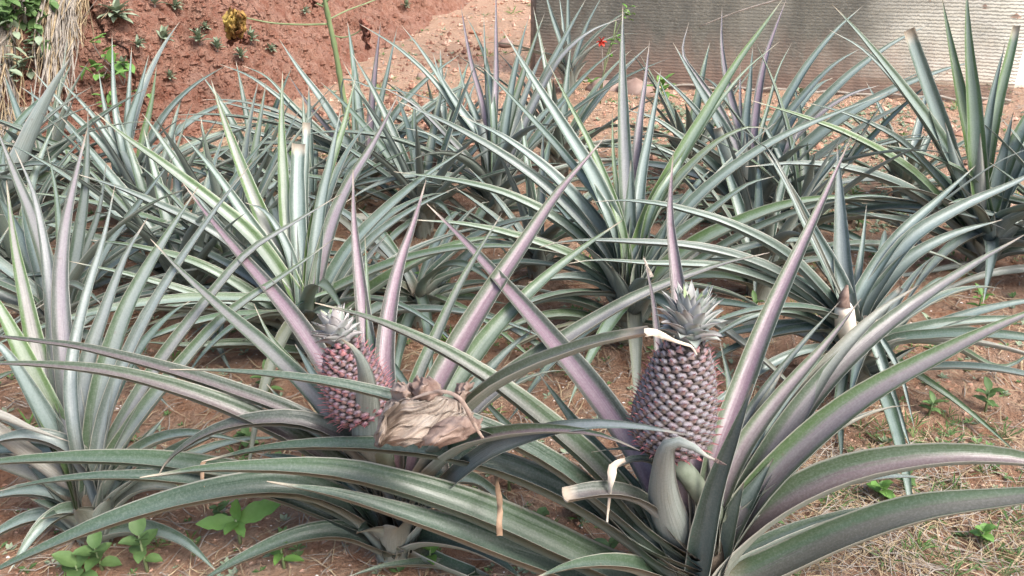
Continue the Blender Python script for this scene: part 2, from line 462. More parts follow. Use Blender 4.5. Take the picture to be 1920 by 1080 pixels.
A.leaf([(1350,640),(1370,740),(1360,850),(1335,960)], 34, .30, .3, .6, face=.5)
A.leaf([(2120,925),(1960,875),(1830,862),(1700,872),(1570,905),(1450,970),(1370,1050)], 66, -.02, .7, .55, face=.22)
A.leaf([(2160,900),(1920,935),(1740,960),(1600,1005),(1480,1060),(1400,1100)], 72, -.07, .45, .55, face=.2, fold=-.52)
A.leaf([(262,896),(420,880),(640,893),(850,955),(1030,1035),(1200,1110)], 76, .0, .2, .55, face=.12)
A.leaf([(500,903),(640,932),(800,985),(1000,1062),(1160,1115)], 70, -.05, .1, .35, face=.15)
A.leaf([(378,866),(500,843),(660,840),(850,862),(1000,912),(1130,985),(1240,1070)], 62, .08, .1, .3, face=.05, dry=.0)
A.leaf([(318,693),(450,698),(600,717),(740,750),(905,808),(1030,875),(1140,960),(1230,1040)], 44, .0, .1, .25, face=.18)
A.leaf([(590,568),(700,600),(820,655),(920,718),(1010,790),(1110,880),(1210,990)], 52, .12, .4, .55, face=.25)
A.leaf([(800,382),(870,452),(940,530),(1030,635),(1110,735),(1190,850),(1250,960)], 58, .52, .95, .35, face=.5)
A.leaf([(900,790),(1000,850),(1100,930),(1200,1030)], 52, .05, .1, .4, face=.25, cut=.3)
A.leaf([(1010,700),(1080,800),(1160,900),(1230,990)], 44, .26, .1, .5, face=.3)
A.leaf([(1108,848),(1160,842),(1215,850),(1262,900),(1290,980)], 20, .02, .3, .5, face=.2)
A.leaf([(1150,876),(1190,862),(1230,872),(1262,920),(1290,1000)], 22, -.03, .3, .2, face=.2, cut=.6)
A.leaf([(1058,935),(1120,926),(1180,934),(1225,965),(1262,1020)], 40, -.08, .5, .0, face=.1, cut=1.0)
A.leaf([(1352,868),(1325,856),(1298,838),(1268,830),(1248,848),(1244,930),(1262,1000),(1290,1070)], 72, -.12, .0, .05, face=.75)
A.leaf([(1450,860),(1400,940),(1365,1000),(1340,1070)], 56, .04, .2, .1, face=.7)
A.leaf([(1395,905),(1375,960),(1352,1030),(1330,1090)], 60, -.02, .0, .1, face=.8)
A.leaf([(1412,720),(1378,820),(1342,930),(1318,1060)], 58, .0, .0, .1, face=.7, yroot=-.04)
A.leaf([(1180,905),(1215,960),(1255,1030),(1290,1090)], 60, .0, .0, .1, face=.6)
A.leaf([(1000,1085),(1080,1062),(1170,1065),(1260,1100)], 46, -.16, .0, .4, face=.2)
A.leaf([(880,720),(960,810),(1060,900),(1180,1000)], 46, .36, .2, .55, face=.3)
A.auto(4, 20, 95, (.4, .55), (10, 35), (40, 70), (.03, .045))

# --- B: left of centre, with the reddish fruit
B = Plant('B', 742, 1045, .24, 'front pineapple plant carrying the small reddish flowering fruit left of the crumpled dead leaf')
B.leaf([(342,342),(390,405),(450,478),(540,585),(610,690),(665,800),(710,900)], 46, .42, .95, .25, face=.5)
B.leaf([(282,448),(340,510),(420,585),(510,665),(600,760),(680,880)], 40, .28, .5, .5, face=.4)
B.leaf([(476,570),(505,630),(555,690),(620,770),(690,880)], 28, .22, .3, .7, face=.4)
B.leaf([(662,318),(664,420),(676,540),(690,660),(705,780),(725,900)], 42, .42, .95, .2, face=.7)
B.leaf([(799,338),(775,420),(748,500),(728,600),(722,710),(735,830)], 44, .40, .98, .2, face=.7)
B.leaf([(684,440),(689,540),(694,640),(704,740),(730,880)], 22, .34, .0, .8, face=.6)
B.leaf([(941,400),(893,480),(855,550),(815,640),(782,720),(755,850)], 30, .30, .4, .6, face=.4)
B.leaf([(1138,253),(1050,358),(985,455),(915,560),(850,670),(800,770),(765,880)], 50, .50, .95, .5, face=.5)
B.leaf([(1166,414),(1090,468),(1010,535),(930,620),(865,710),(810,800),(770,900)], 46, .40, .2, .7, face=.4)
B.leaf([(1010,610),(950,660),(890,730),(830,800),(780,900)], 40, .22, .2, .1, face=.4)
B.leaf([(1443,474),(1340,500),(1200,557),(1060,640),(930,735),(830,840),(775,930)], 42, .36, .5, .4, face=.3)
B.leaf([(1215,624),(1120,645),(1010,685),(920,735),(840,820),(775,930)], 44, -.2, .35, .45, face=.25, dry=.12, cut=.5, curve=.8)
B.leaf([(1200,845),(1130,818),(1040,808),(940,818),(860,846),(790,920)], 46, -.27, .75, .6, face=.3, curve=.7, bloom=.3)
B.leaf([(1300,818),(1200,800),(1100,796),(1000,815),(900,858),(800,950)], 52, -.28, .35, .0, face=.62, fold=.25, curve=.6, bloom=1)
B.leaf([(296,893),(325,855),(390,815),(470,795),(560,797),(640,830),(700,890),(735,960)], 50, -.03, .5, .0, face=.15)
B.leaf([(-70,1100),(60,1040),(200,985),(350,942),(500,922),(600,938),(680,985),(730,1040)], 56, -.18, .1, .35, face=.2)
B.leaf([(360,1100),(450,1052),(560,1012),(650,1008),(735,1045)], 44, -.12, .0, .4, face=.2)
B.leaf([(985,1090),(930,1050),(870,1025),(800,1018),(750,1040)], 44, -.14, .0, .3, face=.2)
B.leaf([(-80,620),(40,637),(160,655),(310,695),(440,738),(570,790),(680,870)], 34, .08, .6, .25, face=.2)
B.leaf([(-80,683),(50,684),(200,700),(340,738),(470,790),(580,850),(700,940)], 46, .0, .6, .45, face=.18)
B.leaf([(-120,890),(0,868),(160,864),(300,872),(430,895),(560,930),(700,1000)], 50, .0, .1, .5, face=.15)
B.leaf([(-20,925),(90,903),(220,895),(360,905),(520,935),(690,1010)], 36, -.04, .1, .2, face=.2)
B.leaf([(640,636),(668,660),(686,710),(688,790),(694,850),(715,930)], 76, -.10, .0, .1, face=.8)
B.leaf([(640,1085),(730,1062),(820,1062),(900,1090)], 30, -.12, .0, .4, face=.2)
B.leaf([(900,700),(880,790),(830,870),(770,960)], 46, .22, .2, .5, face=.4, cut=.5)
B.leaf([(480,850),(560,870),(640,930),(715,1000)], 40, .16, .1, .3, face=.3)
B.leaf([(1000,1000),(930,930),(860,900),(790,940),(755,1000)], 40, .10, .0, .3, face=.3)
B.leaf([(500,720),(560,790),(640,880),(710,970)], 44, .30, .1, .5, face=.4)
B.leaf([(640,880),(690,900),(715,950),(735,1010)], 50, .0, .1, .1, face=.6, cut=.7)
B.leaf([(840,870),(800,890),(775,940),(755,1010)], 50, .0, .1, .1, face=.6, cut=.7)
B.auto(4, -60, 60, (.45, .65), (15, 45), (50, 90), (.03, .04))

# --- Cc: left
Cc = Plant('C', 180, 1000, .22, 'fruitless pineapple plant at the left with a fan of upright purple and silver leaves')
L_ = Cc.leaf
L_([(164,240),(142,330),(122,430),(114,540),(122,660),(140,790),(165,890)], 44, .36, .7, .2, face=.75)
L_([(216,345),(196,440),(158,570),(135,690),(140,800)], 26, .32, .3, .1, face=.6)
L_([(277,408),(236,480),(196,590),(165,690),(155,800),(168,900)], 40, .26, .35, .15, face=.5)
L_([(12,338),(26,450),(48,560),(75,680),(115,810),(150,900)], 44, .30, .6, .9, face=.6)
L_([(28,280),(62,360),(84,460),(98,580),(112,720),(145,860)], 34, .40, .5, .2, face=.6)
L_([(372,350),(300,465),(240,580),(205,690),(185,800),(180,890)], 46, .30, .3, .55, face=.5)
L_([(472,305),(400,400),(320,520),(255,640),(205,770),(185,880)], 30, .30, .3, .05, face=.4)
L_([(640,364),(540,425),(460,480),(370,590),(290,700),(220,820),(190,900)], 30, .34, .5, .5, face=.4)
L_([(626,448),(540,512),(430,590),(340,690),(255,800),(200,890)], 34, .26, .35, .6, face=.35)
L_([(-60,490),(0,580),(50,680),(100,790),(150,890)], 50, .16, .25, 1.0, face=.6)
L_([(-50,610),(10,660),(60,740),(115,840),(160,910)], 46, .08, .0, .1, face=.5)
L_([(-60,850),(0,828),(60,822),(120,845),(160,900)], 50, -.03, .3, .0, face=.1)
L_([(130,828),(60,806),(0,782),(-60,770)], 34, -.04, .1, .1, dry=.5, face=.3)
L_([(15,1075),(70,1000),(120,965),(160,975),(185,1000)], 40, -.16, .0, .5, face=.3)
L_([(410,1075),(350,1022),(290,1000),(230,1000),(190,1010)], 34, -.12, .0, .5, face=.2)
L_([(468,830),(400,818),(330,818),(260,850),(200,920)], 36, .05, .0, .5, face=.2)
L_([(255,800),(235,840),(215,890),(195,940)], 30, .05, .1, .1, face=.4)
L_([(310,780),(270,830),(235,880),(200,930)], 40, .16, .1, .4, face=.4)
L_([(-40,940),(40,925),(110,935),(165,985)], 44, -.02, .0, .2, face=.2)
L_([(-60,1040),(20,990),(90,975),(160,1010)], 36, -.06, .0, .3, face=.2)
L_([(380,940),(310,915),(250,925),(200,975)], 30, .06, .2, .4, face=.2, dry=.2)
Cc.auto(6, -100, 80, (.4, .6), (15, 50), (50, 90), (.03, .04))

# --- D: behind B
D = Plant('D', 585, 672, .22, 'green tinged pineapple plant with trimmed centre leaves behind the reddish fruit')
L_ = D.leaf
L_([(178,210),(235,258),(300,305),(400,385),(475,455),(545,555)], 34, .10, .3, .85, face=.35)
L_([(146,327),(220,352),(300,388),(400,440),(480,510),(550,590)], 32, .05, .3, .3, face=.25)
L_([(396,150),(425,240),(465,345),(505,440),(560,560)], 34, .30, .5, 1.0, face=.7)
L_([(530,133),(528,230),(532,340),(540,440),(562,570)], 30, .34, .3, .95, face=.8)
L_([(560,270),(558,340),(560,430),(570,560)], 32, .24, .1, .2, face=.85, cut=1.0)
L_([(575,230),(572,300),(568,400),(575,560)], 22, .30, .1, .1, face=.8, cut=.8)
L_([(668,140),(645,235),(610,345),(588,450),(580,560)], 26, .36, .2, 1.0, face=.6)
L_([(748,176),(700,270),(655,345),(620,430),(590,560)], 30, .30, .8, .5, face=.6)
L_([(355,345),(385,390),(440,460),(520,540)], 28, .12, .2, .3, face=.4)
L_([(340,250),(400,320),(455,400),(510,480),(560,570)], 30, .18, .1, .4, face=.5)
L_([(460,380),(500,400),(540,470),(565,570)], 26, .12, .2, .3, face=.5)
L_([(880,275),(800,330),(720,400),(650,480),(600,580)], 30, .20, .1, .4, face=.35)
L_([(985,445),(900,450),(820,475),(740,520),(670,570),(610,630)], 30, .06, .1, .85, face=.2)
L_([(860,350),(780,390),(700,450),(640,530),(600,610)], 26, .12, .2, .3, face=.3)
L_([(725,440),(680,500),(640,560),(605,630)], 34, .05, .4, .0, face=.3)
L_([(240,600),(330,575),(420,570),(500,600),(565,650)], 26, -.10, .0, .5, face=.2)
L_([(170,450),(260,465),(370,500),(470,560),(560,630)], 30, .0, .0, .7, face=.2)
L_([(130,490),(250,520),(370,560),(480,610),(560,650)], 26, -.08, .0, .6, face=.2)
L_([(260,640),(360,650),(470,650),(560,670)], 24, -.14, .0, .7, face=.2)
L_([(640,200),(620,300),(600,400),(585,560)], 28, .26, .2, .3, face=.6)
D.auto(12, 80, 300, (.5, .75), (10, 45), (45, 85), (.03, .042), gr=.5)
D.auto(6, -60, 60, (.5, .7), (20, 60), (40, 80), (.03, .04))

# --- E: left, by the bank
E = Plant('E', 246, 425, .20, 'slim upright pineapple plant below the hanging dry grass of the bank')
L_ = E.leaf
L_([(210,65),(212,140),(217,210),(232,290)], 15, .2, .1, .2, face=.8)
L_([(185,133),(196,200),(212,260),(232,310)], 15, .15, .1, .1, face=.8)
L_([(247,86),(242,170),(238,240),(240,310)], 14, .2, .1, .1, face=.8)
L_([(279,103),(262,170),(242,240),(242,310)], 20, .15, .1, .2, face=.7)
L_([(294,122),(284,195),(268,270),(260,360)], 18, .12, .1, 1.0, face=.7)
L_([(421,124),(370,157),(325,200),(290,255),(262,330)], 20, .1, .1, .15, face=.4)
L_([(104,143),(150,190),(190,240),(230,310)], 14, .1, .1, .3, face=.4)
L_([(60,130),(120,200),(180,260),(230,330)], 16, .1, .1, .3, face=.4)
L_([(430,300),(350,305),(290,330),(255,370)], 16, .0, .1, .5, face=.3)
E.auto(18, 0, 360, (.45, .75), (15, 60), (35, 80), (.03, .042))

F = Plant('F', -25, 470, .24, 'broad leaved pineapple plant cut by the left edge in front of the hanging straw')
L_ = F.leaf
L_([(136,101),(100,165),(65,240),(30,330),(5,400)], 44, .1, .1, .1, face=.6)
L_([(279,163),(210,205),(140,260),(70,330),(0,410)], 24, .1, .2, .4, face=.3)
L_([(14,222),(70,255),(130,300)], 12, .3, .1, .8, face=.3)
L_([(40,286),(70,292),(100,305)], 10, .3, .1, .4, face=.3)
F.auto(14, -20, 200, (.5, .8), (20, 65), (35, 80), (.035, .045))

O_ = Plant('O', 120, 660, .20, 'pineapple plant half hidden behind the purple fan at the left')
L_ = O_.leaf
L_([(165,200),(164,290),(158,380),(140,500),(125,590)], 26, .1, .3, .35, face=.8)
L_([(-10,232),(25,320),(65,420),(100,540)], 30, .1, .55, .4, face=.6)
L_([(88,275),(105,360),(115,470),(120,580)], 18, .12, .1, .6, face=.7)
L_([(200,300),(185,400),(150,500),(130,590)], 20, .1, .3, .3, face=.7)
L_([(330,290),(270,370),(200,470),(150,580)], 24, .15, .2, .3, face=.5)
O_.auto(16, -120, 150, (.45, .7), (15, 60), (40, 85), (.03, .042))

G = Plant('G', 927, 425, .22, 'tall pineapple plant with purple spears standing centre against the net corner')
L_ = G.leaf
L_([(864,8),(872,60),(885,125),(905,200),(915,290)], 16, .15, .95, .2, face=.8)
L_([(930,-30),(930,60),(930,150),(926,240)], 15, .2, .9, .1, face=.8)
L_([(907,22),(909,90),(914,180),(920,260)], 11, .25, .1, .3, face=.8)
L_([(872,26),(892,65),(912,120),(925,220)], 14, .3, .1, .6, face=.6)
L_([(1022,22),(998,90),(975,160),(950,250),(940,300)], 18, .15, .3, .7, face=.7)
L_([(992,30),(978,80),(960,160),(945,260)], 20, .12, .1, .3, face=.7)
L_([(811,98),(828,150),(862,205),(905,270)], 22, .1, .1, .1, face=.6)
L_([(858,113),(872,170),(900,240),(915,300)], 18, .1, .1, .3, face=.6)
L_([(753,48),(790,95),(845,180),(900,270)], 18, .2, .1, .4, face=.5)
L_([(673,44),(745,90),(810,150),(860,220),(905,290)], 16, .15, .1, .4, face=.4)
L_([(1102,-8),(1065,60),(1020,150),(985,240),(955,310)], 22, .2, .2, .3, face=.6)
L_([(1166,34),(1105,60),(1050,110),(1005,190),(960,290)], 20, .2, .5, .2, face=.5)
L_([(905,128),(880,190),(900,260)], 10, .2, .1, .4)
L_([(720,165),(780,200),(840,260),(900,330)], 18, .0, .5, .3, face=.4)
L_([(760,240),(810,255),(870,300),(915,360)], 16, -.05, .1, .3, face=.4)
L_([(1160,90),(1110,130),(1050,200),(980,300)], 18, .1, .1, .4, face=.4)
L_([(898,225),(905,260),(912,320),(920,360)], 20, -.02, .3, .1, face=.8, cut=.8)
G.auto(20, 0, 360, (.5, .8), (5, 55), (35, 80), (.032, .044))

H = Plant('H', 690, 372, .20, 'bluish pineapple plant with a purple spear beside the papaya stalk')
L_ = H.leaf
L_([(714,40),(706,110),(698,190),(692,280)], 16, .1, .9, .1, face=.8)
L_([(664,112),(662,190),(668,290)], 10, .1, .1, .6, face=.8)
L_([(745,50),(728,130),(708,220),(695,300)], 14, .15, .1, .2, face=.7)
L_([(523,73),(560,130),(610,200),(665,300)], 20, .1, .1, .2, face=.5)
L_([(412,120),(470,145),(530,190),(600,250),(665,320)], 16, .1, .1, .3, face=.4)
L_([(455,123),(500,145),(550,200),(620,270)], 13, .12, .1, .5, face=.4)
L_([(412,190),(500,215),(560,240),(620,290),(670,340)], 20, .0, .1, .0, face=.3)
L_([(318,222),(400,230),(500,258),(590,300),(665,350)], 14, -.05, .1, .2, face=.3)
L_([(540,140),(580,200),(620,250),(670,320)], 14, .1, .8, .5, face=.5)
L_([(865,100),(800,150),(740,220),(700,310)], 18, .2, .1, .4, face=.4)
L_([(890,150),(830,190),(760,250),(705,330)], 18, .1, .1, .3, face=.4)
L_([(920,275),(860,215),(790,180),(700,165),(640,158)], 4, .0, .1, .3)
L_([(800,270),(760,270),(720,300),(695,350)], 16, .0, .1, .2, face=.4)
H.auto(18, 0, 360, (.45, .75), (5, 50), (35, 80), (.030, .040))

I = Plant('I', 1180, 640, .24, 'bright green hearted pineapple plant directly behind the big fruit')
L_ = I.leaf
L_([(942,56),(1000,150),(1060,245),(1110,330),(1160,450)], 34, .2, .1, .3, face=.55)
L_([(1168,8),(1167,120),(1170,250),(1178,400),(1182,480)], 32, .32, .5, .5, face=.85)
L_([(1218,76),(1210,150),(1197,250),(1185,400),(1182,480)], 24, .34, .8, .1, face=.8)
L_([(1240,128),(1222,230),(1203,330),(1190,460)], 26, .26, .1, .2, face=.7)
L_([(1028,118),(1070,200),(1115,290),(1165,430)], 18, .3, .0, 1.0, face=.6)
L_([(1148,208),(1150,290),(1160,380),(1175,470)], 15, .3, .0, 1.0, face=.8)
L_([(905,126),(985,210),(1060,295),(1140,410)], 22, .3, .1, .5, face=.5)
L_([(742,188),(850,238),(950,298),(1040,370),(1130,470)], 28, .15, .3, .4, face=.4)
L_([(862,216),(950,262),(1040,335),(1120,430),(1165,520)], 32, .12, .1, .0, face=.4)
L_([(738,322),(860,342),(960,372),(1060,430),(1160,530)], 28, .05, .2, .6, face=.3)
L_([(775,412),(880,424),(1000,458),(1100,505),(1170,570)], 30, -.05, .1, .7, face=.25)
L_([(1472,-8),(1435,45),(1385,115),(1330,205),(1268,310),(1205,440)], 30, .3, .1, .95, face=.5)
L_([(1462,78),(1400,130),(1340,205),(1280,300),(1220,400)], 16, .3, .1, .8, face=.5)
L_([(1440,242),(1400,240),(1345,268),(1285,325),(1230,400),(1190,490)], 26, .1, .1, .8, face=.3, dry=.1)
L_([(1668,174),(1570,212),(1450,268),(1340,345),(1260,430),(1200,520)], 26, .2, .1, .3, face=.35)
L_([(1455,330),(1400,348),(1330,400),(1260,455),(1200,540)], 26, .05, .1, .5, face=.3)
L_([(1640,376),(1560,372),(1480,386),(1390,420),(1290,475),(1205,560)], 36, .0, .2, .85, face=.3)
L_([(1705,374),(1620,368),(1520,390),(1400,440),(1300,500)], 20, .0, .1, .5, face=.3)
L_([(990,530),(1060,522),(1120,535),(1165,580)], 34, -.08, .1, .3, face=.2)
L_([(960,585),(1040,562),(1110,580),(1170,620)], 26, -.12, .1, .5, face=.2)
L_([(900,640),(1000,600),(1090,600),(1165,640)], 28, -.16, .1, .8, face=.2)
L_([(1120,300),(1140,360),(1160,430),(1175,500)], 30, .15, .0, .5, face=.8, cut=.4)
L_([(1100,420),(1130,480),(1165,560)], 38, .02, .1, .1, face=.7)
L_([(1258,400),(1228,480),(1195,560)], 38, .02, .1, .2, face=.7)
L_([(1183,300),(1180,450),(1180,550)], 40, .05, .0, .3, face=.9)
I.auto(10, 100, 260, (.4, .65), (0, 35), (40, 85), (.03, .042), gr=.5)
I.auto(8, -60, 70, (.5, .75), (10, 50), (40, 80), (.03, .042))

J = Plant('J', 1412, 432, .24, 'many leaved pineapple plant with two twisted purple spears before the net')
L_ = J.leaf
L_([(1354,10),(1353,80),(1362,150),(1382,230),(1400,310)], 18, .2, .8, .2, face=.8)
L_([(1476,-5),(1455,50),(1435,110),(1420,190),(1410,290)], 18, .2, .95, .1, face=.8)
L_([(1412,84),(1405,160),(1398,230),(1400,310)], 20, .12, .0, .2, face=.8)
L_([(1388,120),(1388,200),(1395,300)], 12, .2, .8, .1, face=.8)
L_([(1262,80),(1290,130),(1330,200),(1370,270),(1400,330)], 26, .1, .2, .2, face=.6)
L_([(1292,40),(1280,100),(1310,150),(1350,210),(1390,300)], 18, .2, .7, .3, face=.6)
L_([(1619,10),(1565,60),(1510,130),(1460,220),(1425,310)], 22, .2, .1, .35, face=.5)
L_([(1748,42),(1665,88),(1580,155),(1500,245),(1435,340)], 24, .2, .1, .3, face=.4)
L_([(1618,88),(1560,125),(1500,190),(1450,260),(1420,340)], 22, .1, .2, .3, face=.4)
L_([(1838,112),(1760,135),(1660,178),(1560,238),(1480,310),(1430,370)], 28, .1, .1, .2, face=.4, )
L_([(1650,160),(1590,180),(1520,230),(1450,310)], 20, .1, .7, .2, face=.4)
L_([(1770,258),(1680,266),(1600,292),(1510,340),(1440,390)], 24, .0, .1, .3, face=.3)
L_([(1485,80),(1460,130),(1440,200),(1420,280)], 10, .2, .1, .7, face=.5)
L_([(1172,205),(1230,225),(1300,280),(1360,340),(1400,390)], 24, .05, .1, .4, face=.4)
L_([(1180,260),(1250,285),(1320,330),(1390,400)], 22, .0, .1, .3, face=.4)
L_([(1225,130),(1280,180),(1335,250),(1390,340)], 20, .15, .1, .4, face=.5)
L_([(1345,240),(1360,290),(1385,350),(1402,400)], 34, -.02, .1, .1, face=.8, cut=.6)
L_([(1470,260),(1450,310),(1425,370),(1412,400)], 30, -.02, .1, .1, face=.8, cut=.6)
L_([(1396,250),(1396,330),(1402,400)], 32, -.03, .3, .1, face=.9, dry=.25)
J.auto(24, 0, 360, (.5, .75), (0, 50), (35, 80), (.034, .046))

K = Plant('K', 1838, 505, .26, 'yellow green tall pineapple plant in front of the sunlit end of the net')
L_ = K.leaf
L_([(1702,56),(1730,140),(1762,230),(1790,320),(1812,400)], 30, .1, .0, .3, face=.7, cut=.9)
L_([(1765,-10),(1782,80),(1802,180),(1825,290),(1835,380)], 28, .2, .1, 1.0, face=.8)
L_([(1812,-30),(1816,80),(1826,200),(1834,330)], 34, .15, .1, .9, face=.85)
L_([(1906,48),(1892,110),(1872,190),(1852,300),(1842,380)], 22, .2, .1, 1.0, face=.8, cut=.7)
L_([(1885,80),(1860,180),(1842,290),(1835,380)], 24, .1, .0, .3, face=.7)
L_([(1560,8),(1620,75),(1690,165),(1760,265),(1815,380)], 32, .1, .1, .6, face=.5)
L_([(1555,56),(1620,95),(1690,170),(1750,260),(1810,370)], 20, .15, .1, .3, face=.5)
L_([(1408,188),(1510,222),(1610,265),(1710,330),(1800,430)], 26, .05, .1, .95, face=.35)
L_([(1510,192),(1590,215),(1680,260),(1750,330),(1815,410)], 20, .1, .1, .4, face=.4)
L_([(1398,313),(1500,308),(1600,322),(1700,362),(1800,440)], 30, -.08, .2, .0, face=.3)
L_([(1650,272),(1720,285),(1800,320),(1870,370),(1960,400)], 18, .0, .1, .6, face=.3)
L_([(1990,120),(1940,200),(1890,300),(1855,400)], 34, .1, .1, .7, face=.6)
L_([(2010,170),(1960,230),(1900,320),(1855,430)], 36, .05, .2, .2, face=.6)
L_([(1570,400),(1650,408),(1730,430),(1815,480)], 24, -.05, .1, .3, face=.3)
L_([(1980,262),(1880,300),(1780,370),(1700,440),(1640,520)], 10, -.1, .1, .3, face=.3)
L_([(1772,230),(1795,330),(1825,440)], 34, .02, .0, .2, face=.8)
L_([(1900,210),(1870,330),(1845,450)], 34, .02, .0, .1, face=.8)
L_([(1838,250),(1836,360),(1838,460)], 34, -.02, .2, .1, face=.9, dry=.3)
K.auto(22, 0, 360, (.5, .75), (0, 50), (35, 80), (.036, .048), gr=.45)

Lp = Plant('L', 1606, 740, .30, 'harvested pineapple plant with a pale cut stalk at its centre')
L_ = Lp.leaf
L_([(1570,270),(1576,420),(1580,500),(1590,580)], 36, .20, .3, .1, face=.85)
L_([(1625,383),(1618,450),(1608,520),(1600,590)], 18, .2, .1, .4, face=.8)
L_([(1436,284),(1475,345),(1515,425),(1560,510),(1590,580)], 36, .2, .2, .3, face=.6)
L_([(1360,224),(1420,265),(1470,330)], 8, .3, .1, .2, dry=.3)
L_([(1830,310),(1760,375),(1690,440),(1640,510),(1605,580)], 30, .2, .1, .3, face=.45)
L_([(1985,300),(1900,345),(1800,392),(1710,450),(1650,530),(1615,600)], 34, .2, .2, .2, face=.4)
L_([(1880,412),(1790,440),(1710,485),(1655,545),(1620,600)], 34, .1, .2, .3, face=.4)
L_([(1110,379),(1180,377),(1270,392),(1380,430),(1480,490),(1570,590)], 30, .05, .1, .3, face=.3)
L_([(1012,464),(1070,452),(1180,455),(1320,470),(1450,515),(1560,600)], 28, -.02, .3, .2, face=.25)
L_([(1068,494),(1120,488),(1220,496),(1350,505),(1470,548),(1575,620)], 28, -.06, .1, .4, face=.25)
L_([(1290,660),(1400,600),(1480,590),(1560,630)], 26, -.10, .0, .4, face=.2)
L_([(1230,860),(1340,760),(1440,690),(1520,660),(1585,670)], 22, -.25, .0, .2, face=.3)
L_([(1712,855),(1690,790),(1665,720),(1640,650),(1612,610)], 24, -.26, .0, .35, face=.4)
L_([(1716,810),(1704,760),(1690,710),(1660,650),(1620,612)], 14, -.20, .0, .2, face=.4)
L_([(1578,872),(1576,820),(1572,760),(1585,690)], 20, -.24, .0, .5, face=.4)
L_([(1920,862),(1850,800),(1780,745),(1710,700),(1640,660)], 18, -.18, .0, .9, face=.35)
L_([(2010,590),(1900,600),(1790,610),(1700,630),(1630,660)], 30, .0, .1, .5, face=.2)
L_([(1960,640),(1880,690),(1780,650),(1700,640),(1640,665)], 26, .06, .0, .6, face=.2)
L_([(1520,520),(1550,570),(1585,640)], 30, .05, .1, .1, face=.7, cut=.5)
L_([(1690,540),(1655,580),(1620,640)], 34, .04, .3, .1, face=.6, cut=.3)
Lp.auto(9, 20, 130, (.4, .6), (5, 35), (40, 80), (.03, .04))
Lp.auto(8, 180, 330, (.4, .6), (0, 30), (40, 80), (.03, .04))

M_ = Plant('M', 1066, 178, .25, 'farthest pineapple plant, its spears rising against the edge of the net')
L_ = M_.leaf
L_([(1018,-30),(1035,30),(1055,90),(1062,140)], 13, .1, .1, .2, face=.8)
L_([(1048,-10),(1055,40),(1062,120)], 9, .2, .1, .3, face=.8)
L_([(1066,-60),(1065,20),(1066,120)], 10, .1, .1, .1, face=.8)
L_([(1130,-10),(1100,50),(1076,120)], 10, .1, .1, .2, face=.6)
M_.auto(9, 0, 360, (.3, .5), (15, 65), (30, 70), (.03, .042))

Np = Plant('N', 788, 605, .16, 'low dark pineapple plant with a thick brown stem between the two fruiting plants')
L_ = Np.leaf
L_([(640,760),(660,700),(720,640),(790,580)], 24, -.2, .0, .7, face=.3)
L_([(950,570),(880,560),(830,565),(795,590)], 24, -.05, .0, .8, face=.3)
L_([(560,600),(640,560),(720,550),(780,580)], 24, .0, .0, .7, face=.3)
Np.auto(22, 0, 360, (.4, .65), (0, 50), (50, 95), (.028, .038), gr=.5)

for key, x, y, n, lab in (
    ('A1', 445, 545, 24, 'dense bluish pineapple plant left of the green tinged trimmed one'),
    ('A2', 45, 545, 22, 'silvery pineapple plant crowded behind the left fan near the frame edge'),
    ('A3', 300, 470, 20, 'narrow leaved pineapple plant below the slim upright one'),
    ('A4', 585, 440, 22, 'pineapple plant filling the row behind the trimmed centre leaves'),
    ('A5', 1500, 470, 16, 'pineapple plant in the gap behind the purple spear right of the fruit'),
    ('A6', 1285, 335, 16, 'pineapple plant between the green hearted one and the net'),
    ('A7', 835, 318, 18, 'small pineapple plant just behind and left of the purple speared one'),
    ('A9', 1010, 520, 14, 'low pineapple plant in the gap between the two fruiting ones and the green hearted one'),
    ('A8', 1690, 372, 14, 'pineapple plant on the pale soil before the sunlit end of the net'),
    ('P', -190, 930, 20, 'pineapple plant mostly outside the frame at the lower left edge'),
    ('Q', 795, 440, 22, 'pineapple plant squeezed between the purple speared one and the centre clump'),
    ('R', 355, 575, 24, 'pineapple plant under the long green leaf left of the trimmed one'),
    ('S', 2030, 545, 22, 'pineapple plant at the right edge behind the pale sunlit leaves'),
    ('T', 488, 372, 22, 'dark leaved pineapple plant at the foot of the red bank under the papaya leaf'),
    ('W', 1050, 330, 20, 'pineapple plant half hidden behind the long silver leaves right of centre'),
    ('Y', 100, 400, 18, 'pineapple plant in front of the fallen straw at the left'),
    ('Z', 1420, 560, 14, 'short pineapple plant between the green hearted one and the harvested one')):
    p = Plant(key, x, y, .18, lab); f_ = .80 if key in ('A3', 'A4', 'T', 'A7', 'A2', 'A8', 'A6', 'A9') else 1
    p.auto(round(n * .7), 0, 360, (.42 * f_, .62 * f_), (35, 72), (8, 42), (.030, .042), gr=.42, pur=.02)
    p.auto(n - n // 2, 15, 375, (.4, .6), (5, 42), (30, 70), (.030, .042), gr=.4)
for p_ in PL.values():
    if p_ is not A: p_.sheaths(9 if p_ in (B, Cc, Lp, I) else 6, (.13, .21))
for p_ in (K, I, J): p_.sheaths(11, (.26, .40), .07, .3)
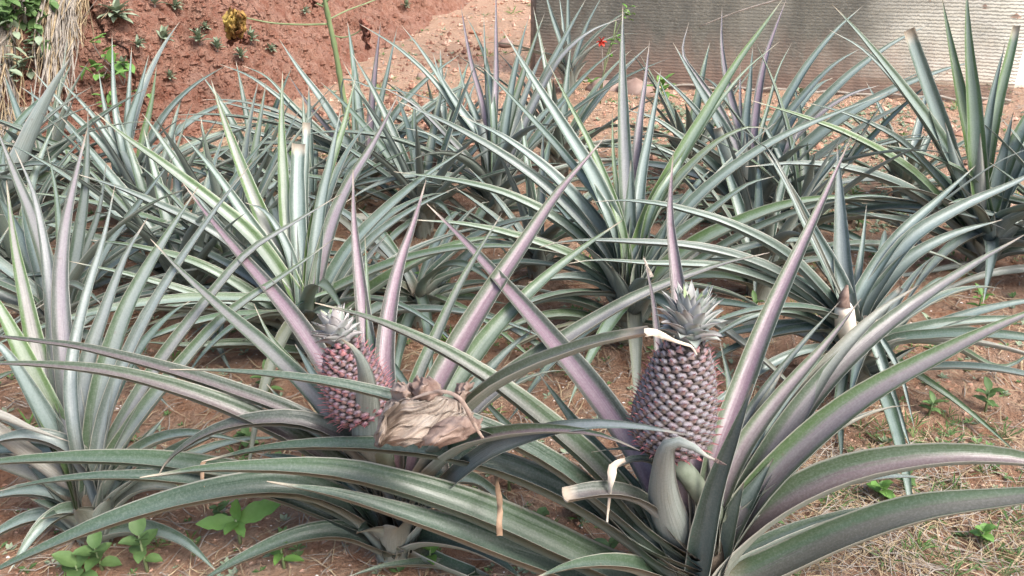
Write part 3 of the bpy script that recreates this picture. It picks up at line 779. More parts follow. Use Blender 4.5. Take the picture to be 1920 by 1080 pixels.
# ------------------------------------------------------------------ fruits
def q_eye():
    q = N('fruitlet_skin', .26, .8); uv = q.coord('UV'); su, sv, _ = q.sep(uv)
    info = q.n('ShaderNodeObjectInfo'); sc_ = q.n('ShaderNodeSeparateColor'); q.l(info.outputs['Color'], sc_.inputs[0])
    n = q.noise(160, 4, .7, q.coord('Object')); n2 = q.noise(420, 2, .6, q.coord('Object'))
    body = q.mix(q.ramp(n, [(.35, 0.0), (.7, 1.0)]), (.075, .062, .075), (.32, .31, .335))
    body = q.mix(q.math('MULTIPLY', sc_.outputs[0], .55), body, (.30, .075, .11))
    col = q.mix(q.ramp(sv, [(.28, 0.0), (.66, 1.0)]), q.mix(n, (.035, .028, .028), (.10, .075, .065)), body)  # rims darkened, painting shade into the gaps between fruitlets
    col = q.mix(q.ramp(n2, [(.66, 0.0), (.72, .6)]), col, (.55, .50, .50))
    q.base(col); q.bump(n, .6, .001); return q.m
def q_bract():
    q = N('fruitlet_bract', .5, .4); uv = q.coord('UV'); su, sv, _ = q.sep(uv)
    info = q.n('ShaderNodeObjectInfo'); sc_ = q.n('ShaderNodeSeparateColor'); q.l(info.outputs['Color'], sc_.inputs[0])
    n = q.noise(140, 3, .7, q.coord('Object'))
    low = q.mix(n, (.10, .08, .068), (.29, .25, .22))
    red = q.mix(n, (.38, .07, .09), (.58, .27, .28))
    f = q.math('ADD', q.ramp(sv, [(.55, 0.0), (.95, 1.0)]), q.math('MULTIPLY', sc_.outputs[0], .6), True)
    q.base(q.mix(f, low, red)); return q.m
EYE, BRACT = q_eye(), q_bract()
def crown_mat():
    q = N('crown_leaf', .5, .5); uv = q.coord('UV'); su, sv, _ = q.sep(uv)
    info = q.n('ShaderNodeObjectInfo'); sc_ = q.n('ShaderNodeSeparateColor'); q.l(info.outputs['Color'], sc_.inputs[0])
    ed = q.math('MULTIPLY', q.math('ABSOLUTE', q.math('SUBTRACT', su, .5)), 2.0)
    n = q.noise(60, 4, .6, q.coord('Object'))
    col = q.mix(n, (.20, .25, .21), (.34, .37, .34))
    col = q.mix(sc_.outputs[0], col, (.55, .40, .44))
    col = q.mix(sc_.outputs[1], col, (.30, .42, .12))
    col = q.mix(q.ramp(ed, [(.5, 0.0), (.9, .5)]), col, (.52, .48, .48))
    q.base(col); return q.m
CROWN = crown_mat(); M_CORE = simple('fruit_core', (.02, .015, .013), (.06, .045, .04), 90)  # near-black core paints the shade between fruitlets
def eye_mesh(var):
    mb = MB(); r_ = random.Random(var)
    nS = 12; rings = [(1.0, 0.0), (.95, .30), (.80, .54), (.54, .70), (.24, .79), (.0, .80)]
    vs_, fs, uvs = [], [], []
    for i, (rr, h) in enumerate(rings):
        for k in range(nS):
            a = 2 * math.pi * k / nS
            hexr = 1.0 / max(abs(math.cos((a % (math.pi / 3)) - math.pi / 6)), .8) * .93
            j = 1 + .06 * r_.uniform(-1, 1)
            vs_.append(Vector((rr * hexr * math.cos(a) * 1.0 * j, rr * hexr * math.sin(a) * .88 * j + h * .10, h * j)))
            uvs.append((k / nS, i / (len(rings) - 1)))
    for i in range(len(rings) - 1):
        for k in range(nS):
            k2 = (k + 1) % nS
            fs.append([i * nS + k, i * nS + k2, (i + 1) * nS + k2, (i + 1) * nS + k])
    mb.add(vs_, fs, 0, uvs)
    # the pointed bract that covers the lower half and lifts off at its tip (y is up along the fruit, z outwards)
    nb = 9; vb, fb, ub = [], [], []
    hook = r_.uniform(.8, 1.3); side = r_.uniform(-.25, .25)
    for i in range(nb):
        t = i / (nb - 1)
        hw = .92 * (1 - t * .98) ** .95 * (1 if t < .45 else 1 - (t - .45) * .75)
        y = -.95 + 1.36 * t; z = .50 + .40 * math.sin(min(1, t * 1.6) * 1.5) + 1.25 * hook * max(0, t - .6) ** 1.05 * 2
        for s_ in (-1, -.5, 0, .5, 1):
            vb.append(Vector((s_ * hw + side * t * t, y, z - .42 * abs(s_) ** 2 * (1 - t * .6)))); ub.append(((s_ + 1) / 2, t))
    for i in range(nb - 1):
        for k in range(4): fb.append([i * 5 + k, i * 5 + k + 1, (i + 1) * 5 + k + 1, (i + 1) * 5 + k])
    b0 = len(vb); vb += [v - Vector((0, .02, .07)) for v in vb]; ub += ub[:]
    fb += [[i + b0 for i in f[::-1]] for f in fb]
    for i in range(nb - 1):
        for k in (0, 4): fb.append([i * 5 + k, (i + 1) * 5 + k, (i + 1) * 5 + k + b0, i * 5 + k + b0])
    mb.add(vb, fb, 1, ub)
    # withered flower remains: three short spikes at the middle
    for _ in range(3):
        a = r_.uniform(0, 6.28); p0 = Vector((.12 * math.cos(a), .12 * math.sin(a), .42)); p1 = p0 + Vector((.22 * math.cos(a), .22 * math.sin(a) + .1, .22))
        tube(mb, [p0, (p0 + p1) / 2 + Vector((0, 0, .05)), p1], [.07, .05, .01], 4, 1)
    return mb.mesh('fruitlet', [EYE, BRACT])
EYES = [eye_mesh(i) for i in range(6)]
from mathutils import Matrix
def fruit(plant, p0, p1, R, prof, nfr, label, red, crown_n, crown_len, crown_pink, rise=1.0):
    """p0/p1 bottom and top of the body in world space"""
    axis_ = (p1 - p0); H = axis_.length; zc = axis_.normalized()
    xc = Vector((1, 0, 0)); xc = (xc - zc * xc.dot(zc)).normalized(); yc = zc.cross(xc)
    M = Matrix((xc, yc, zc)).transposed().to_4x4(); M.translation = p0
    def rad(t):
        for (a, ra), (b_, rb) in zip(prof, prof[1:]):
            if a <= t <= b_:
                f = (t - a) / (b_ - a); f = f * f * (3 - 2 * f) if False else f
                return R * (ra + (rb - ra) * f)
        return R * prof[-1][1]
    # core + stalk
    mb = MB(); base = Vector((plant.base.x, plant.base.y, plant.base.z + plant.hs - .03))
    path = [base, base.lerp(p0, .6), p0 - zc * .01]
    tube(mb, path, [.02, .017, .017], 10)
    st = mb.build('fruit_stalk', M_STALK); plant.part(st)
    mb = MB(); tube(mb, [p0 + axis_ * t for t, _ in prof], [max(.004, rad(t) * .93) for t, _ in prof], 24)
    fr = mb.build('fruit', M_CORE); fr.color = (0, 0, 0, 1); plant.part(fr, label)
    # spiral of fruitlets: even area spacing
    ts = []; n_ = 400; acc = [0]
    for i in range(n_): acc.append(acc[-1] + rad((i + .5) / n_))
    for k in range(nfr):
        tgt = acc[-1] * (k + .5) / nfr
        i = 0
        while acc[i + 1] < tgt: i += 1
        ts.append((i + .5) / n_)
    area = 2 * math.pi * sum(rad((i + .5) / n_) * H / n_ for i in range(n_)); sz = math.sqrt(area / nfr / 2.6) * .99
    r_ = random.Random(nfr); back = MB()
    for k, t in enumerate(ts):
        a = k * 2.399963; rr = rad(t)
        dr_ = (rad(min(1, t + .03)) - rad(max(0, t - .03))) / (H * .06)
        out = Vector((math.cos(a), math.sin(a), -dr_ * .7)).normalized()
        pos = Vector((math.cos(a) * rr * .93, math.sin(a) * rr * .93, t * H))
        up = (Vector((0, 0, 1)) - out * out.z).normalized(); sx = up.cross(out)
        s_ = sz * r_.uniform(.94, 1.05) * (.72 + .34 * min(1, rr / R))
        m = Matrix((sx, up, out)).transposed().to_4x4()
        m = m @ Matrix.Diagonal((s_ * 1.16, s_ * .90, s_ * 1.12 * rise, 1)); m.translation = pos
        wv_ = M.to_3x3() @ out
        if nfr > 300 and k >= 0 and wv_.dot((Vector((0, 0, CAM_H)) - p0).normalized()) < -.30:
            me = EYES[k % 6]; T = M @ m
            back.add([T @ v.co for v in me.vertices], [list(f.vertices) for f in me.polygons], [f.material_index for f in me.polygons]); continue
        o = bpy.data.objects.new('fruitlet', EYES[r_.randrange(6)]); C.objects.link(o); o.parent = fr
        o.matrix_parent_inverse = Matrix(); o.matrix_local = M @ m
        o.color = (min(1, max(0, red + r_.uniform(-.25, .25) + (.35 if t < .12 else 0) + (.25 if t > .9 else 0))), 0, 0, 1)
    if back.v:
        o = back.build('far_fruitlets', [EYE, BRACT]); o['kind'] = 'stuff'; o.parent = fr; o.matrix_parent_inverse = Matrix.Translation(-plant.base) if False else Matrix(); o.matrix_local = Matrix()
    # crown
    ce = MB(); tube(ce, [p1 - zc * .01, p1 + zc * crown_len * .45, p1 + zc * crown_len * .6], [.018, .014, .006], 10)
    cr = ce.build('fruit_crown', CROWN); cr.color = (0, .1, 0, 1); plant.part(cr)
    for k in range(crown_n):
        f = k / crown_n                                   # 0 low outer, 1 top inner
        a = k * 2.399963 + r_.uniform(-.15, .15)
        el = math.radians(10 + 74 * f ** 1.0 + r_.uniform(-7, 7)); ln = crown_len * (.62 + .35 * math.sin(f * 2.6)) * r_.uniform(.9, 1.1)
        a_ = (xc * math.cos(a) + yc * math.sin(a))
        s0 = p1 + zc * (crown_len * (.02 + .42 * f)) + a_ * .012
        pts = [s0]; e_ = min(1.5, el + .5); p = s0
        for j in range(4):
            d = a_ * math.cos(e_) + zc * math.sin(e_); p = p + d * ln / 4; pts.append(p); e_ -= .24 * (1.25 - f)
        me = leaf_mesh(pts, .023 + .007 * (1 - f), (zc - a_ * .5).normalized(), 0, .30, mats=[CROWN, CROWN], ns=8)
        o = bpy.data.objects.new('crown_leaf', me); C.objects.link(o); o.parent = cr
        o.color = (max(0, crown_pink + r_.uniform(-.2, .2)), .5 if f > .93 else 0, 0, 1)
yA = A.base.y
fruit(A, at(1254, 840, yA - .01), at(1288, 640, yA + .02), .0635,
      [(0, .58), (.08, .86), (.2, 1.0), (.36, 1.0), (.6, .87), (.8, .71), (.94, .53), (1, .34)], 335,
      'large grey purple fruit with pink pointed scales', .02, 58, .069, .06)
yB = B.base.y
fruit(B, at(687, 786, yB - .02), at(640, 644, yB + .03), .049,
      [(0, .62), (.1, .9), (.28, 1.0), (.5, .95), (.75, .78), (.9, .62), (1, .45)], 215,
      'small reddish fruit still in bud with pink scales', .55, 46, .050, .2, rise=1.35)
# cut stalk on the harvested plant
mb = MB(); c0 = at(1588, 640, Lp.base.y - .02); c1 = at(1582, 572, Lp.base.y - .05)
tube(mb, [Vector((Lp.base.x, Lp.base.y, Lp.base.z + .22)), c0, c0.lerp(c1, .45), c0.lerp(c1, .85), c1], [.022, .021, .024, .022, .016], 12)
Lp.part(mb.build('cut_stalk', M_CUT), 'pale cream cut fruit stalk')
mb = MB(); tube(mb, [c1 - Vector((0, 0, .004)), c1 + Vector((0, .008, .02)), c1 + Vector((.004, .012, .045))], [.019, .012, .003], 8)
Lp.part(mb.build('stalk_scale', M_DEADBR))

# ------------------------------------------------------------------ ribbons: withered tips
def ribbon(mb, pts, widths, face, seed=0, n=16, crinkle=.004, th=.0012, mi=0):
    path, L = spline(pts, n); vs_, fs, uvs = [], [], []
    for i, p in enumerate(path):
        t = (path[min(i + 1, n)] - path[max(i - 1, 0)]).normalized(); Nv = (face - t * face.dot(t)).normalized(); W = t.cross(Nv)
        f = i / n * (len(widths) - 1); k = min(int(f), len(widths) - 2); wd = widths[k] + (widths[k + 1] - widths[k]) * (f - k)
        tw = 1.2 * noise.noise(Vector((seed, i * .35, 2))); W, Nv = W * math.cos(tw) + Nv * math.sin(tw), Nv * math.cos(tw) - W * math.sin(tw)
        for s_ in (-1, 0, 1):
            vs_.append(p + W * (wd * .5 * s_) + Nv * (crinkle * noise.noise(Vector((s_ * 2, i * .6, seed))) + abs(s_) * wd * .15)); uvs.append(((s_ + 1) / 2, i / n))
        for s_ in (-1, 0, 1): vs_.append(vs_[-3] - Nv * th); uvs.append(((s_ + 1) / 2, i / n))
    for i in range(n):
        a = i * 6
        for k in (0, 1):
            fs.append([a + k, a + k + 6, a + k + 7, a + k + 1]); fs.append([a + 3 + k, a + 4 + k, a + 10 + k, a + 9 + k])
        fs.append([a, a + 3, a + 9, a + 6]); fs.append([a + 2, a + 8, a + 11, a + 5])
    mb.add(vs_, fs, mi, uvs)
FC = Vector((0, -.8, .5))
def tip(plant, px, wpx, dys, mat, label):
    pts = [at(x, y, plant.base.y + d) for (x, y), d in zip(px, dys)]
    sc_ = axial(pts[0]) / FPX; mb = MB(); ribbon(mb, pts, [a * sc_ for a in wpx], FC, px[0][0])
    plant.part(mb.build('withered_tip', mat), label)
tip(B, [(1208,624),(1228,624),(1262,638),(1296,650),(1306,665)], [16, 14, 7, 5, 3], [-.2, -.2, -.2, -.2, -.2], M_TIP, 'bleached broken leaf tip drooping over the fruit')
tip(A, [(384,866),(380,870),(380,905),(385,935),(391,955)], [9, 8, 6, 5, 1], [.08, .07, .05, .04, .03], M_TIPBR, 'thin brown hanging leaf tip')
tip(A, [(1172,862),(1150,873),(1146,900),(1142,940),(1138,978)], [7, 18, 6, 5, 3], [-.03, -.04, -.05, -.05, -.05], M_TIP, 'white curled leaf tip hanging down')
tip(A, [(1340,862),(1352,868),(1362,872)], [8, 6, 1], [-.12, -.13, -.14], M_DEADBR, None)
tip(B, [(1030,512),(1046,497),(1068,490),(1086,492)], [2, 12, 12, 6], [.78, .79, .80, .80], M_TIP, 'twisted bleached leaf tip')
tip(A, [(1207,484),(1214,500),(1220,520)], [3, 5, 12], [.30, .29, .28], M_TIP, 'bleached twisted end of the narrow spear')
# free hanging brown strip
mb = MB(); pts = [at(x, y, A.base.y + d) for x, y, d in ((929,884,.045),(933,915,.0),(938,950,-.04),(936,980,-.06),(937,1004,-.065))]
ribbon(mb, pts, [.006, .007, .010, .009, .010], FC, 3, 20, .003)
tag(mb.build('dry_leaf_strip', M_TIPBR), 'narrow brown dry strip hanging across the dark green leaf', 'dry leaf')

# ------------------------------------------------------------------ crumpled dead leaf
yD = yA - .01
def patch(outline_rows, Y0, nu, nv, amp, seed, th=.0025, depth=None):
    """rows of image points top->bottom, each (xl, xr, y, dY left, dY right); builds a crumpled sheet"""
    vs_, fs, uvs = [], [], []; R_ = len(outline_rows) - 1
    for j in range(nv + 1):
        f = j / nv * R_; k = min(int(f), R_ - 1); f -= k; f = f * f * (3 - 2 * f)
        r0, r1 = outline_rows[k], outline_rows[k + 1]; r = [a + (b_ - a) * f for a, b_ in zip(r0, r1)]
        for i in range(nu + 1):
            u = i / nu; v = j / nv
            x = r[0] + (r[1] - r[0]) * u; y = r[2] + (r[5] if len(r) > 5 else 0) * u
            d = r[3] + (r[4] - r[3]) * u - .035 * math.sin(math.pi * u)
            # long pleats running from lower left to upper right, plus crumples
            ang = math.atan2(v - .05, 1.02 - u); rr_ = math.hypot(v - .05, 1.02 - u)
            pl = noise.noise(Vector((ang * 4.5, rr_ * 1.3, seed))) * min(1, rr_ * 2)
            ri = (1 - abs(noise.noise(Vector((ang * 9, rr_ * 1.6, seed + 9)))) * 2.4) * min(1, rr_ * 2)
            d += amp * (pl * 1.0 + ri * .9) + amp * .25 * noise.noise(Vector((u * 10, v * 8, seed)))
            edge = min(u, 1 - u, v, 1 - v)
            d += .018 * max(0, .08 - edge) / .08 * (1 + noise.noise(Vector((u * 6, v * 6, seed + 3))))
            x += 8 * noise.noise(Vector((v * 6, seed, u * 2))); y += 8 * noise.noise(Vector((u * 6, seed, 5)))
            vs_.append(at(x, y, Y0 + d)); uvs.append((ang / 2, rr_))
    for j in range(nv):
        for i in range(nu):
            a = j * (nu + 1) + i; fs.append([a, a + nu + 1, a + nu + 2, a + 1])
    n0 = len(vs_); vs_ += [v + Vector((0, th, -th * .5)) for v in vs_]; uvs += uvs[:]
    fs += [[i + n0 for i in f[::-1]] for f in fs]
    return vs_, fs, uvs
dl = empty('dead_leaf', at(790, 830, yD - .05))
tag(dl, 'large crumpled papery dead leaf lying on the plant beside the reddish fruit', 'dead leaf')
def dpart(name, rows, nu, nv, amp, seed, mat, dY=0):
    mb = MB(); v_, f_, u_ = patch(rows, yD + dY, nu, nv, amp, seed); mb.add(v_, f_, 0, u_)
    o = mb.build(name, mat); o.parent = dl; o.matrix_parent_inverse = Matrix.Translation(-dl.location); return o
dpart('leaf_blade', [(745, 800, 735, .02, .04), (728, 868, 752, .0, .03), (716, 888, 775, -.02, .02), (708, 880, 800, -.03, .0), (703, 862, 822, -.05, -.03), (702, 800, 836, -.06, -.04)], 80, 56, .011, 4, M_DEAD, -.06)
dpart('curled_lobe', [(778, 806, 708, .02, .02), (770, 826, 722, -.01, .0), (768, 830, 740, -.02, .0), (775, 815, 755, .0, .0)], 22, 18, .008, 14, M_DEADBR, -.04)
dpart('curled_lobe', [(735, 770, 718, .03, .02), (732, 782, 735, .0, .0), (738, 790, 752, .0, .0)], 18, 14, .006, 24, M_DEADBR, -.035)
dpart('curled_lobe', [(858, 890, 718, .06, .06), (850, 880, 735, .02, .02), (852, 872, 752, .01, .01)], 14, 12, .006, 34, M_DEADBR, -.02)
dpart('curled_lobe', [(830, 905, 782, .01, .02), (795, 903, 800, -.01, .0), (780, 880, 818, -.02, -.02), (782, 830, 836, -.03, -.03)], 34, 16, .006, 44, M_DEADBR, -.085)
dpart('curled_lobe', [(728, 752, 755, -.01, -.01), (712, 728, 780, -.02, -.03), (704, 722, 812, -.03, -.04), (702, 712, 836, -.04, -.05)], 14, 22, .008, 54, M_DEAD, -.08)
mb = MB()
ribbon(mb, [at(x, y, yD - .11 - e) for x, y, e in ((762,752,-.01),(800,738,0),(838,735,.01),(866,752,.02),(884,786,.02),(905,822,.01))], [.002, .004, .005, .006, .005, .004], FC, 8, 30, .003, .003)
o = mb.build('midrib', M_DEADBR); o.parent = dl; o.matrix_parent_inverse = Matrix.Translation(-dl.location)

# ------------------------------------------------------------------ papaya
pb, _ = on_bank(655, 230); 
Yp = 4.15
pb = on_ground(652, 238); Yp = pb.y
pap = empty('young_papaya', pb)
tag(pap, 'slender green papaya stalk with drooping withered leaves on long stems before the bank', 'papaya')
def pp(mbx, name, mat, label=None, par=pap):
    o = mbx.build(name, mat); o.parent = par
    if par is pap: o.matrix_parent_inverse = Matrix.Translation(-pap.location)
    if label: o['label'] = label
    return o
mb = MB(); tp = [at(x, y, Yp) for x, y in ((652,238),(640,160),(628,90),(615,30),(604,-30),(596,-90))]
path, _l = spline(tp, 30)
tube(mb, path, [.015 - .006 * i / 30 + (.0025 if i % 5 == 0 else 0) for i in range(31)], 10); pp(mb, 'trunk', M_PAPAYA)
def petiole(px, r=.005):
    mb = MB(); path, _l = spline([at(x, y, Yp + d) for x, y, d in px], 16); tube(mb, path, [r * (1 - .4 * i / 16) for i in range(17)], 6); return pp(mb, 'petiole', M_PAPAYA)
def wleaf(rows, d, mat, seed):
    mb = MB(); v_, f_, u_ = patch(rows, Yp + d, 16, 20, .03, seed, .004); mb.add(v_, f_, 0, u_); return v_, mb
petiole([(614,45,0),(570,46,-.03),(510,43,-.06),(450,31,-.1)])
for rows, d, mat, sd_ in (([(425,448,17,0,0),(418,456,35,-.05,0),(420,458,55,-.05,0),(428,452,70,0,0)], -.1, M_WITHER, 3), ([(440,458,22,0,0),(446,462,45,0,.03),(440,456,66,0,.03)], -.16, M_WITHER, 5),
                           ([(424,440,58,0,0),(428,446,75,0,0),(430,436,84,0,0)], -.06, M_WITHERD, 6), ([(438,452,60,0,0),(446,468,70,0,0),(452,466,82,0,0)], -.03, M_WITHERD, 7)):
    v_, mb = wleaf(rows, d, mat, sd_); pp(mb, 'withered_leaf', mat, 'yellow brown shrivelled papaya leaf' if mat is M_WITHER else None)
petiole([(620,66,0),(645,70,0),(668,62,0),(683,50,.02)], .004)
for rows, d, sd_ in (([(672,686,36,0,0),(676,694,55,0,.03),(684,694,75,0,0),(686,692,92,0,0)], 0, 8), ([(680,692,46,0,0),(684,694,70,0,.03),(688,691,86,0,0)], -.04, 9)):
    v_, mb = wleaf(rows, d, M_WITHERD, sd_); pp(mb, 'withered_leaf', M_WITHERD, 'dark brown shrivelled papaya leaf')
petiole([(614,38,0),(650,20,.05),(690,5,.1),(740,-15,.2)], .004)
petiole([(606,12,0),(590,4,0),(585,-8,0)], .005); petiole([(604,8,0),(630,-12,0),(650,-40,.1)], .005)
v_, mb = wleaf([(578,590,-6,0,0),(582,592,4,0,0),(588,592,14,0,0)], 0, M_WITHERD, 11); pp(mb, 'withered_leaf', M_WITHERD)

# ------------------------------------------------------------------ broad leaved weeds
def blade(mb, p0, d, up, ln, wd, droop=.5, mi=0, n=6, fold=.15, lobes=0, seed=0):
    d = d.normalized(); side = d.cross(up).normalized(); vs_, fs, uvs = [], [], []; p = Vector(p0); dd = d.copy()
    for i in range(n + 1):
        t = i / n; hw = wd * .5 * math.sin(math.pi * min(1, t * .93 + .04)) ** .8 * (1.25 - .5 * t)
        if lobes: hw *= 1 + .12 * math.sin(t * 20 + seed)
        if i == n: hw = wd * .02
        nn = side.cross(dd).normalized()
        for s_ in (-1, -.5, 0, .5, 1): vs_.append(p + side * (hw * s_) + nn * (abs(s_) * hw * fold * 2 + .03 * wd * math.sin(t * 14 + s_ * 2))); uvs.append(((s_ + 1) / 2, t))
        p = p + dd * (ln / n); dd = (dd - up * (droop / n)).normalized()
    for i in range(n):
        for k in range(4): fs.append([i * 5 + k, i * 5 + k + 1, i * 5 + k + 6, i * 5 + k + 5])
    b0 = len(vs_); nn = side.cross(d).normalized() * (.0012)
    vs_ += [v - nn for v in vs_]; fs += [[i + b0 for i in f[::-1]] for f in fs]
    mb.add(vs_, fs, mi, uvs + uvs)
UP = Vector((0, 0, 1))
def weed(x, y, h, n, ln, wd, mat, label, cat='weed', group='weeds between the pineapple plants', seed=0, bank=False, droop=.7, name='weed', elev=(.1, .9), Y=None, zoff=0):
    r_ = random.Random(seed + int(x * 7 + y)); 
    if bank: p, nrm = on_bank(x, y)
    else:
        p = on_ground(x, y); p.z = gz(p.x, p.y); nrm = UP
    e = empty(name, p); tag(e, label, cat, group)
    mb = MB(); tp_ = Vector((r_.uniform(-.1, .1) * h, r_.uniform(-.1, .1) * h, h))
    if bank: tp_ = nrm * h * .6 + UP * h * .5
    tube(mb, [Vector((0, 0, -.01)), tp_ * .5, tp_], [.003 + h * .015, .002 + h * .01, .0015], 6)
    mb.build('stem', M_PAPAYA if mat is not M_WEEDPALE else M_TWIG, e)
    for k in range(n):
        a = k * 2.4 + r_.uniform(-.3, .3); f = k / max(1, n - 1); el = elev[0] + (elev[1] - elev[0]) * f
        d = Vector((math.cos(a) * math.cos(el), math.sin(a) * math.cos(el), math.sin(el)))
        if bank: d = (d + nrm * .7).normalized()
        m2 = MB(); s_ = r_.uniform(.8, 1.15)
        blade(m2, tp_ * (.35 + .65 * f), d, UP, ln * s_, wd * s_, droop, seed=k, lobes=0)
        m2.build('leaf', mat, e)
    return e
# the bright broad leaved seedling at the lower left, each big leaf placed as seen
p = on_ground(452, 1025); p.z = gz(p.x, p.y)
e = empty('broadleaf_seedling', p); tag(e, 'bright green broad leaved seedling beside the long arching leaf at lower left', 'seedling')
mb = MB(); tube(mb, [Vector((0, 0, -.01)), Vector((0, 0, .03)), Vector((0, 0, .06))], [.004, .003, .003], 6); mb.build('stem', M_PAPAYA, e)
for d, ln, wd in ((Vector((1, .25, .42)), .10, .037), (Vector((-1, -.2, .12)), .075, .029), (Vector((.1, .2, 1)), .05, .026), (Vector((-.2, -1, .3)), .045, .022), (Vector((.5, -.8, .1)), .05, .02)):
    m2 = MB(); blade(m2, Vector((0, 0, .055)), d, Vector((0, -.6, .8)) if abs(d.x) > .6 else UP, ln, wd, .25, n=9, fold=.1, lobes=1); m2.build('leaf', M_BRIGHT, e)
for i, (x, y, h, n, ln, wd, mat, lab) in enumerate((
    (190, 1060, .06, 7, .04, .027, M_WEED, 'round leaved weed under the long leaf in the bottom left corner'),
    (275, 1065, .09, 7, .042, .028, M_WEED, 'taller round leaved weed just right of the bottom left corner one'),
    (150, 1078, .04, 5, .045, .032, M_WEED, 'low round leaved weed at the very bottom left'),
    (235, 985, .05, 5, .03, .022, M_BRIGHT, 'little bright weed tucked against the left plant'),
    (535, 1075, .06, 6, .035, .015, M_BRIGHT, 'narrow leaved weed at the bottom below the seedling'),
    (415, 975, .03, 6, .022, .016, M_WEED, 'tiny weed behind the broad leaved seedling'),
    (955, 935, .07, 7, .035, .014, M_WEED, 'slim upright weed in the gap by the hanging brown strip'),
    (1010, 1000, .03, 6, .028, .02, M_WEED, 'low weed below the curled white leaf'),
    (805, 1060, .05, 5, .03, .02, M_BRIGHT, 'weed with yellow green tip at the bottom centre'),
    (935, 1055, .05, 5, .028, .016, M_WEED, 'little pale weed right of the bottom centre'),
    (1140, 1075, .06, 6, .035, .016, M_WEED, 'weed at the bottom edge under the crossing dark leaves'),
    (1085, 985, .02, 6, .028, .024, M_WEED, 'flat leaved weed left of the front leaf sheath'),
    (1650, 935, .03, 6, .032, .024, M_BRIGHT, 'flat bright weed between the two right arching leaves'),
    (1695, 915, .05, 6, .030, .022, M_WEED, 'round leaved weed under the upper right arching leaf'),
    (1840, 1010, .03, 6, .025, .02, M_BRIGHT, 'small bright weed in the lower right straw'),
    (1850, 765, .06, 7, .035, .02, M_WEED, 'grey green weed on bare soil at the right edge'),
    (1740, 780, .04, 7, .03, .014, M_WEED, 'small weed beneath the yellow green leaf at right'),
    (1470, 885, .03, 6, .025, .016, M_WEED, 'small weed in the shade right of the front sheaths'),
    (1440, 1000, .06, 7, .03, .01, M_WEED, 'feathery weed right of the front plant base'),
    (1735, 645, .06, 8, .03, .012, M_WEEDPALE, 'pale star shaped weed in front of the dark soil at right'),
    (1830, 600, .07, 7, .04, .016, M_BRIGHT, 'upright bright weed on the soil near the right edge'),
    (505, 740, .06, 7, .045, .02, M_WEED, 'weed in the dark gap left of the reddish fruit'),
    (815, 570, .07, 6, .06, .03, M_BRIGHT, 'bright weed at the foot of the low dark plant'),
    (545, 345, .08, 8, .09, .04, M_BRIGHT, 'green weed at the base of the bank plants'),
    (1130, 610, .04, 7, .03, .012, M_WEEDPALE, 'pale weed on the soil left of the big fruit'),
    (1240, 195, .10, 9, .10, .04, M_BRIGHT, 'fresh green weed in front of the pale stone'),
    (1330, 290, .10, 9, .06, .03, M_WEED, 'leafy weed between two plants near the net'),
    (1680, 330, .05, 8, .05, .02, M_WEED, 'weed on pale ground right of the centre clump'),
    (1610, 420, .05, 8, .05, .02, M_WEED, 'weed behind the harvested plant'),
    (1500, 190, .04, 8, .06, .03, M_WEEDPALE, 'pale weed along the foot of the net'),
    (460, 830, .03, 8, .028, .018, M_WEED, 'weed in the dark gap above the lavender leaf'),
    (1410, 600, .05, 7, .035, .014, M_WEED, 'weed right of the fruit crown'))):
    weed(x, y, h, n, ln, wd, mat, lab, seed=i)
# rosettes on the bank
r_rs = .78
for i, (x, y, sz, lab) in enumerate(((218, 35, 1.7, 'largest rosette weed high on the bank beside the hanging grass'), (300, 78, 1.0, 'grey rosette right of the big one on the bank'), (375, 85, 1.1, 'rosette weed in the middle of the bank'), (408, 97, .8, 'smaller rosette touching the middle one'),
    (470, 82, 1.0, 'rosette below the withered papaya leaf'), (505, 96, .7, 'little rosette right of the withered leaf'), (455, 112, .9, 'lowest rosette below the withered leaf'), (255, 88, .7, 'tiny rosette near the hanging straw'), (290, 15, 1.0, 'rosette at the top of the bank'), (325, 18, .9, 'rosette at the top edge right of its neighbour'),
    (320, 150, .7, 'tiny rosette low on the bank'), (232, 130, .8, 'rosette between straw and spears'), (570, 25, .7, 'small rosette left of the papaya stalk'), (760, 15, .9, 'green rosette right of the papaya stalk'), (385, 55, .6, 'small rosette above the middle one'))):
    weed(x, y, r_rs * .05 * sz, 15, r_rs * .072 * sz, r_rs * .026 * sz, M_WEEDPALE, lab, group='rosette weeds on the red bank', seed=70 + i, bank=True, name='rosette_weed', elev=(.0, 1.2))

# ------------------------------------------------------------------ hanging dry grass and creeper, top left
def hang(x0, x1, y0, y1, n, seed, label, wd=.006, dx=0, fan=20):
    r_ = random.Random(seed); p, nr = on_bank((x0 + x1) / 2, max(-200, y0)); e = empty('dry_grass_tuft', p)
    tag(e, label, 'dry grass', 'dry grass hanging down the bank'); mats = (M_STRAW, M_STRAWD)
    for mi in (0, 1):
        mb = MB()
        for k in range(n // 2):
            x = r_.uniform(x0, x1); yb = y1 - abs(r_.gauss(0, .28)) * (y1 - y0); xe = x + dx + r_.gauss(0, fan)
            P = []
            for j in range(5):
                t = j / 4; q, nq = on_bank(x + (xe - x) * t ** 1.2, y0 + (yb - y0) * t)
                P.append(q + Vector((-.3, -1, .2)).normalized() * (.03 + .16 * t ** .6 * r_.uniform(.6, 1.1) + .02 * mi) - p)
            ribbon(mb, P, [wd, wd * .9, wd * .7, wd * .3], Vector((r_.uniform(-.6, .6), -1, .2)), r_.random() * 9, 8, .001, .0006)
        o = mb.build('blades', mats[mi], e); o['kind'] = 'stuff'
hang(112, 172, -60, 215, 56, 1, 'thick bunch of straw coloured grass hanging beside the rosette', .010, 18, 16)
hang(75, 92, -40, 100, 12, 2, 'short pale tuft of dry blades hanging under the green creeper', .012, -5, 5)
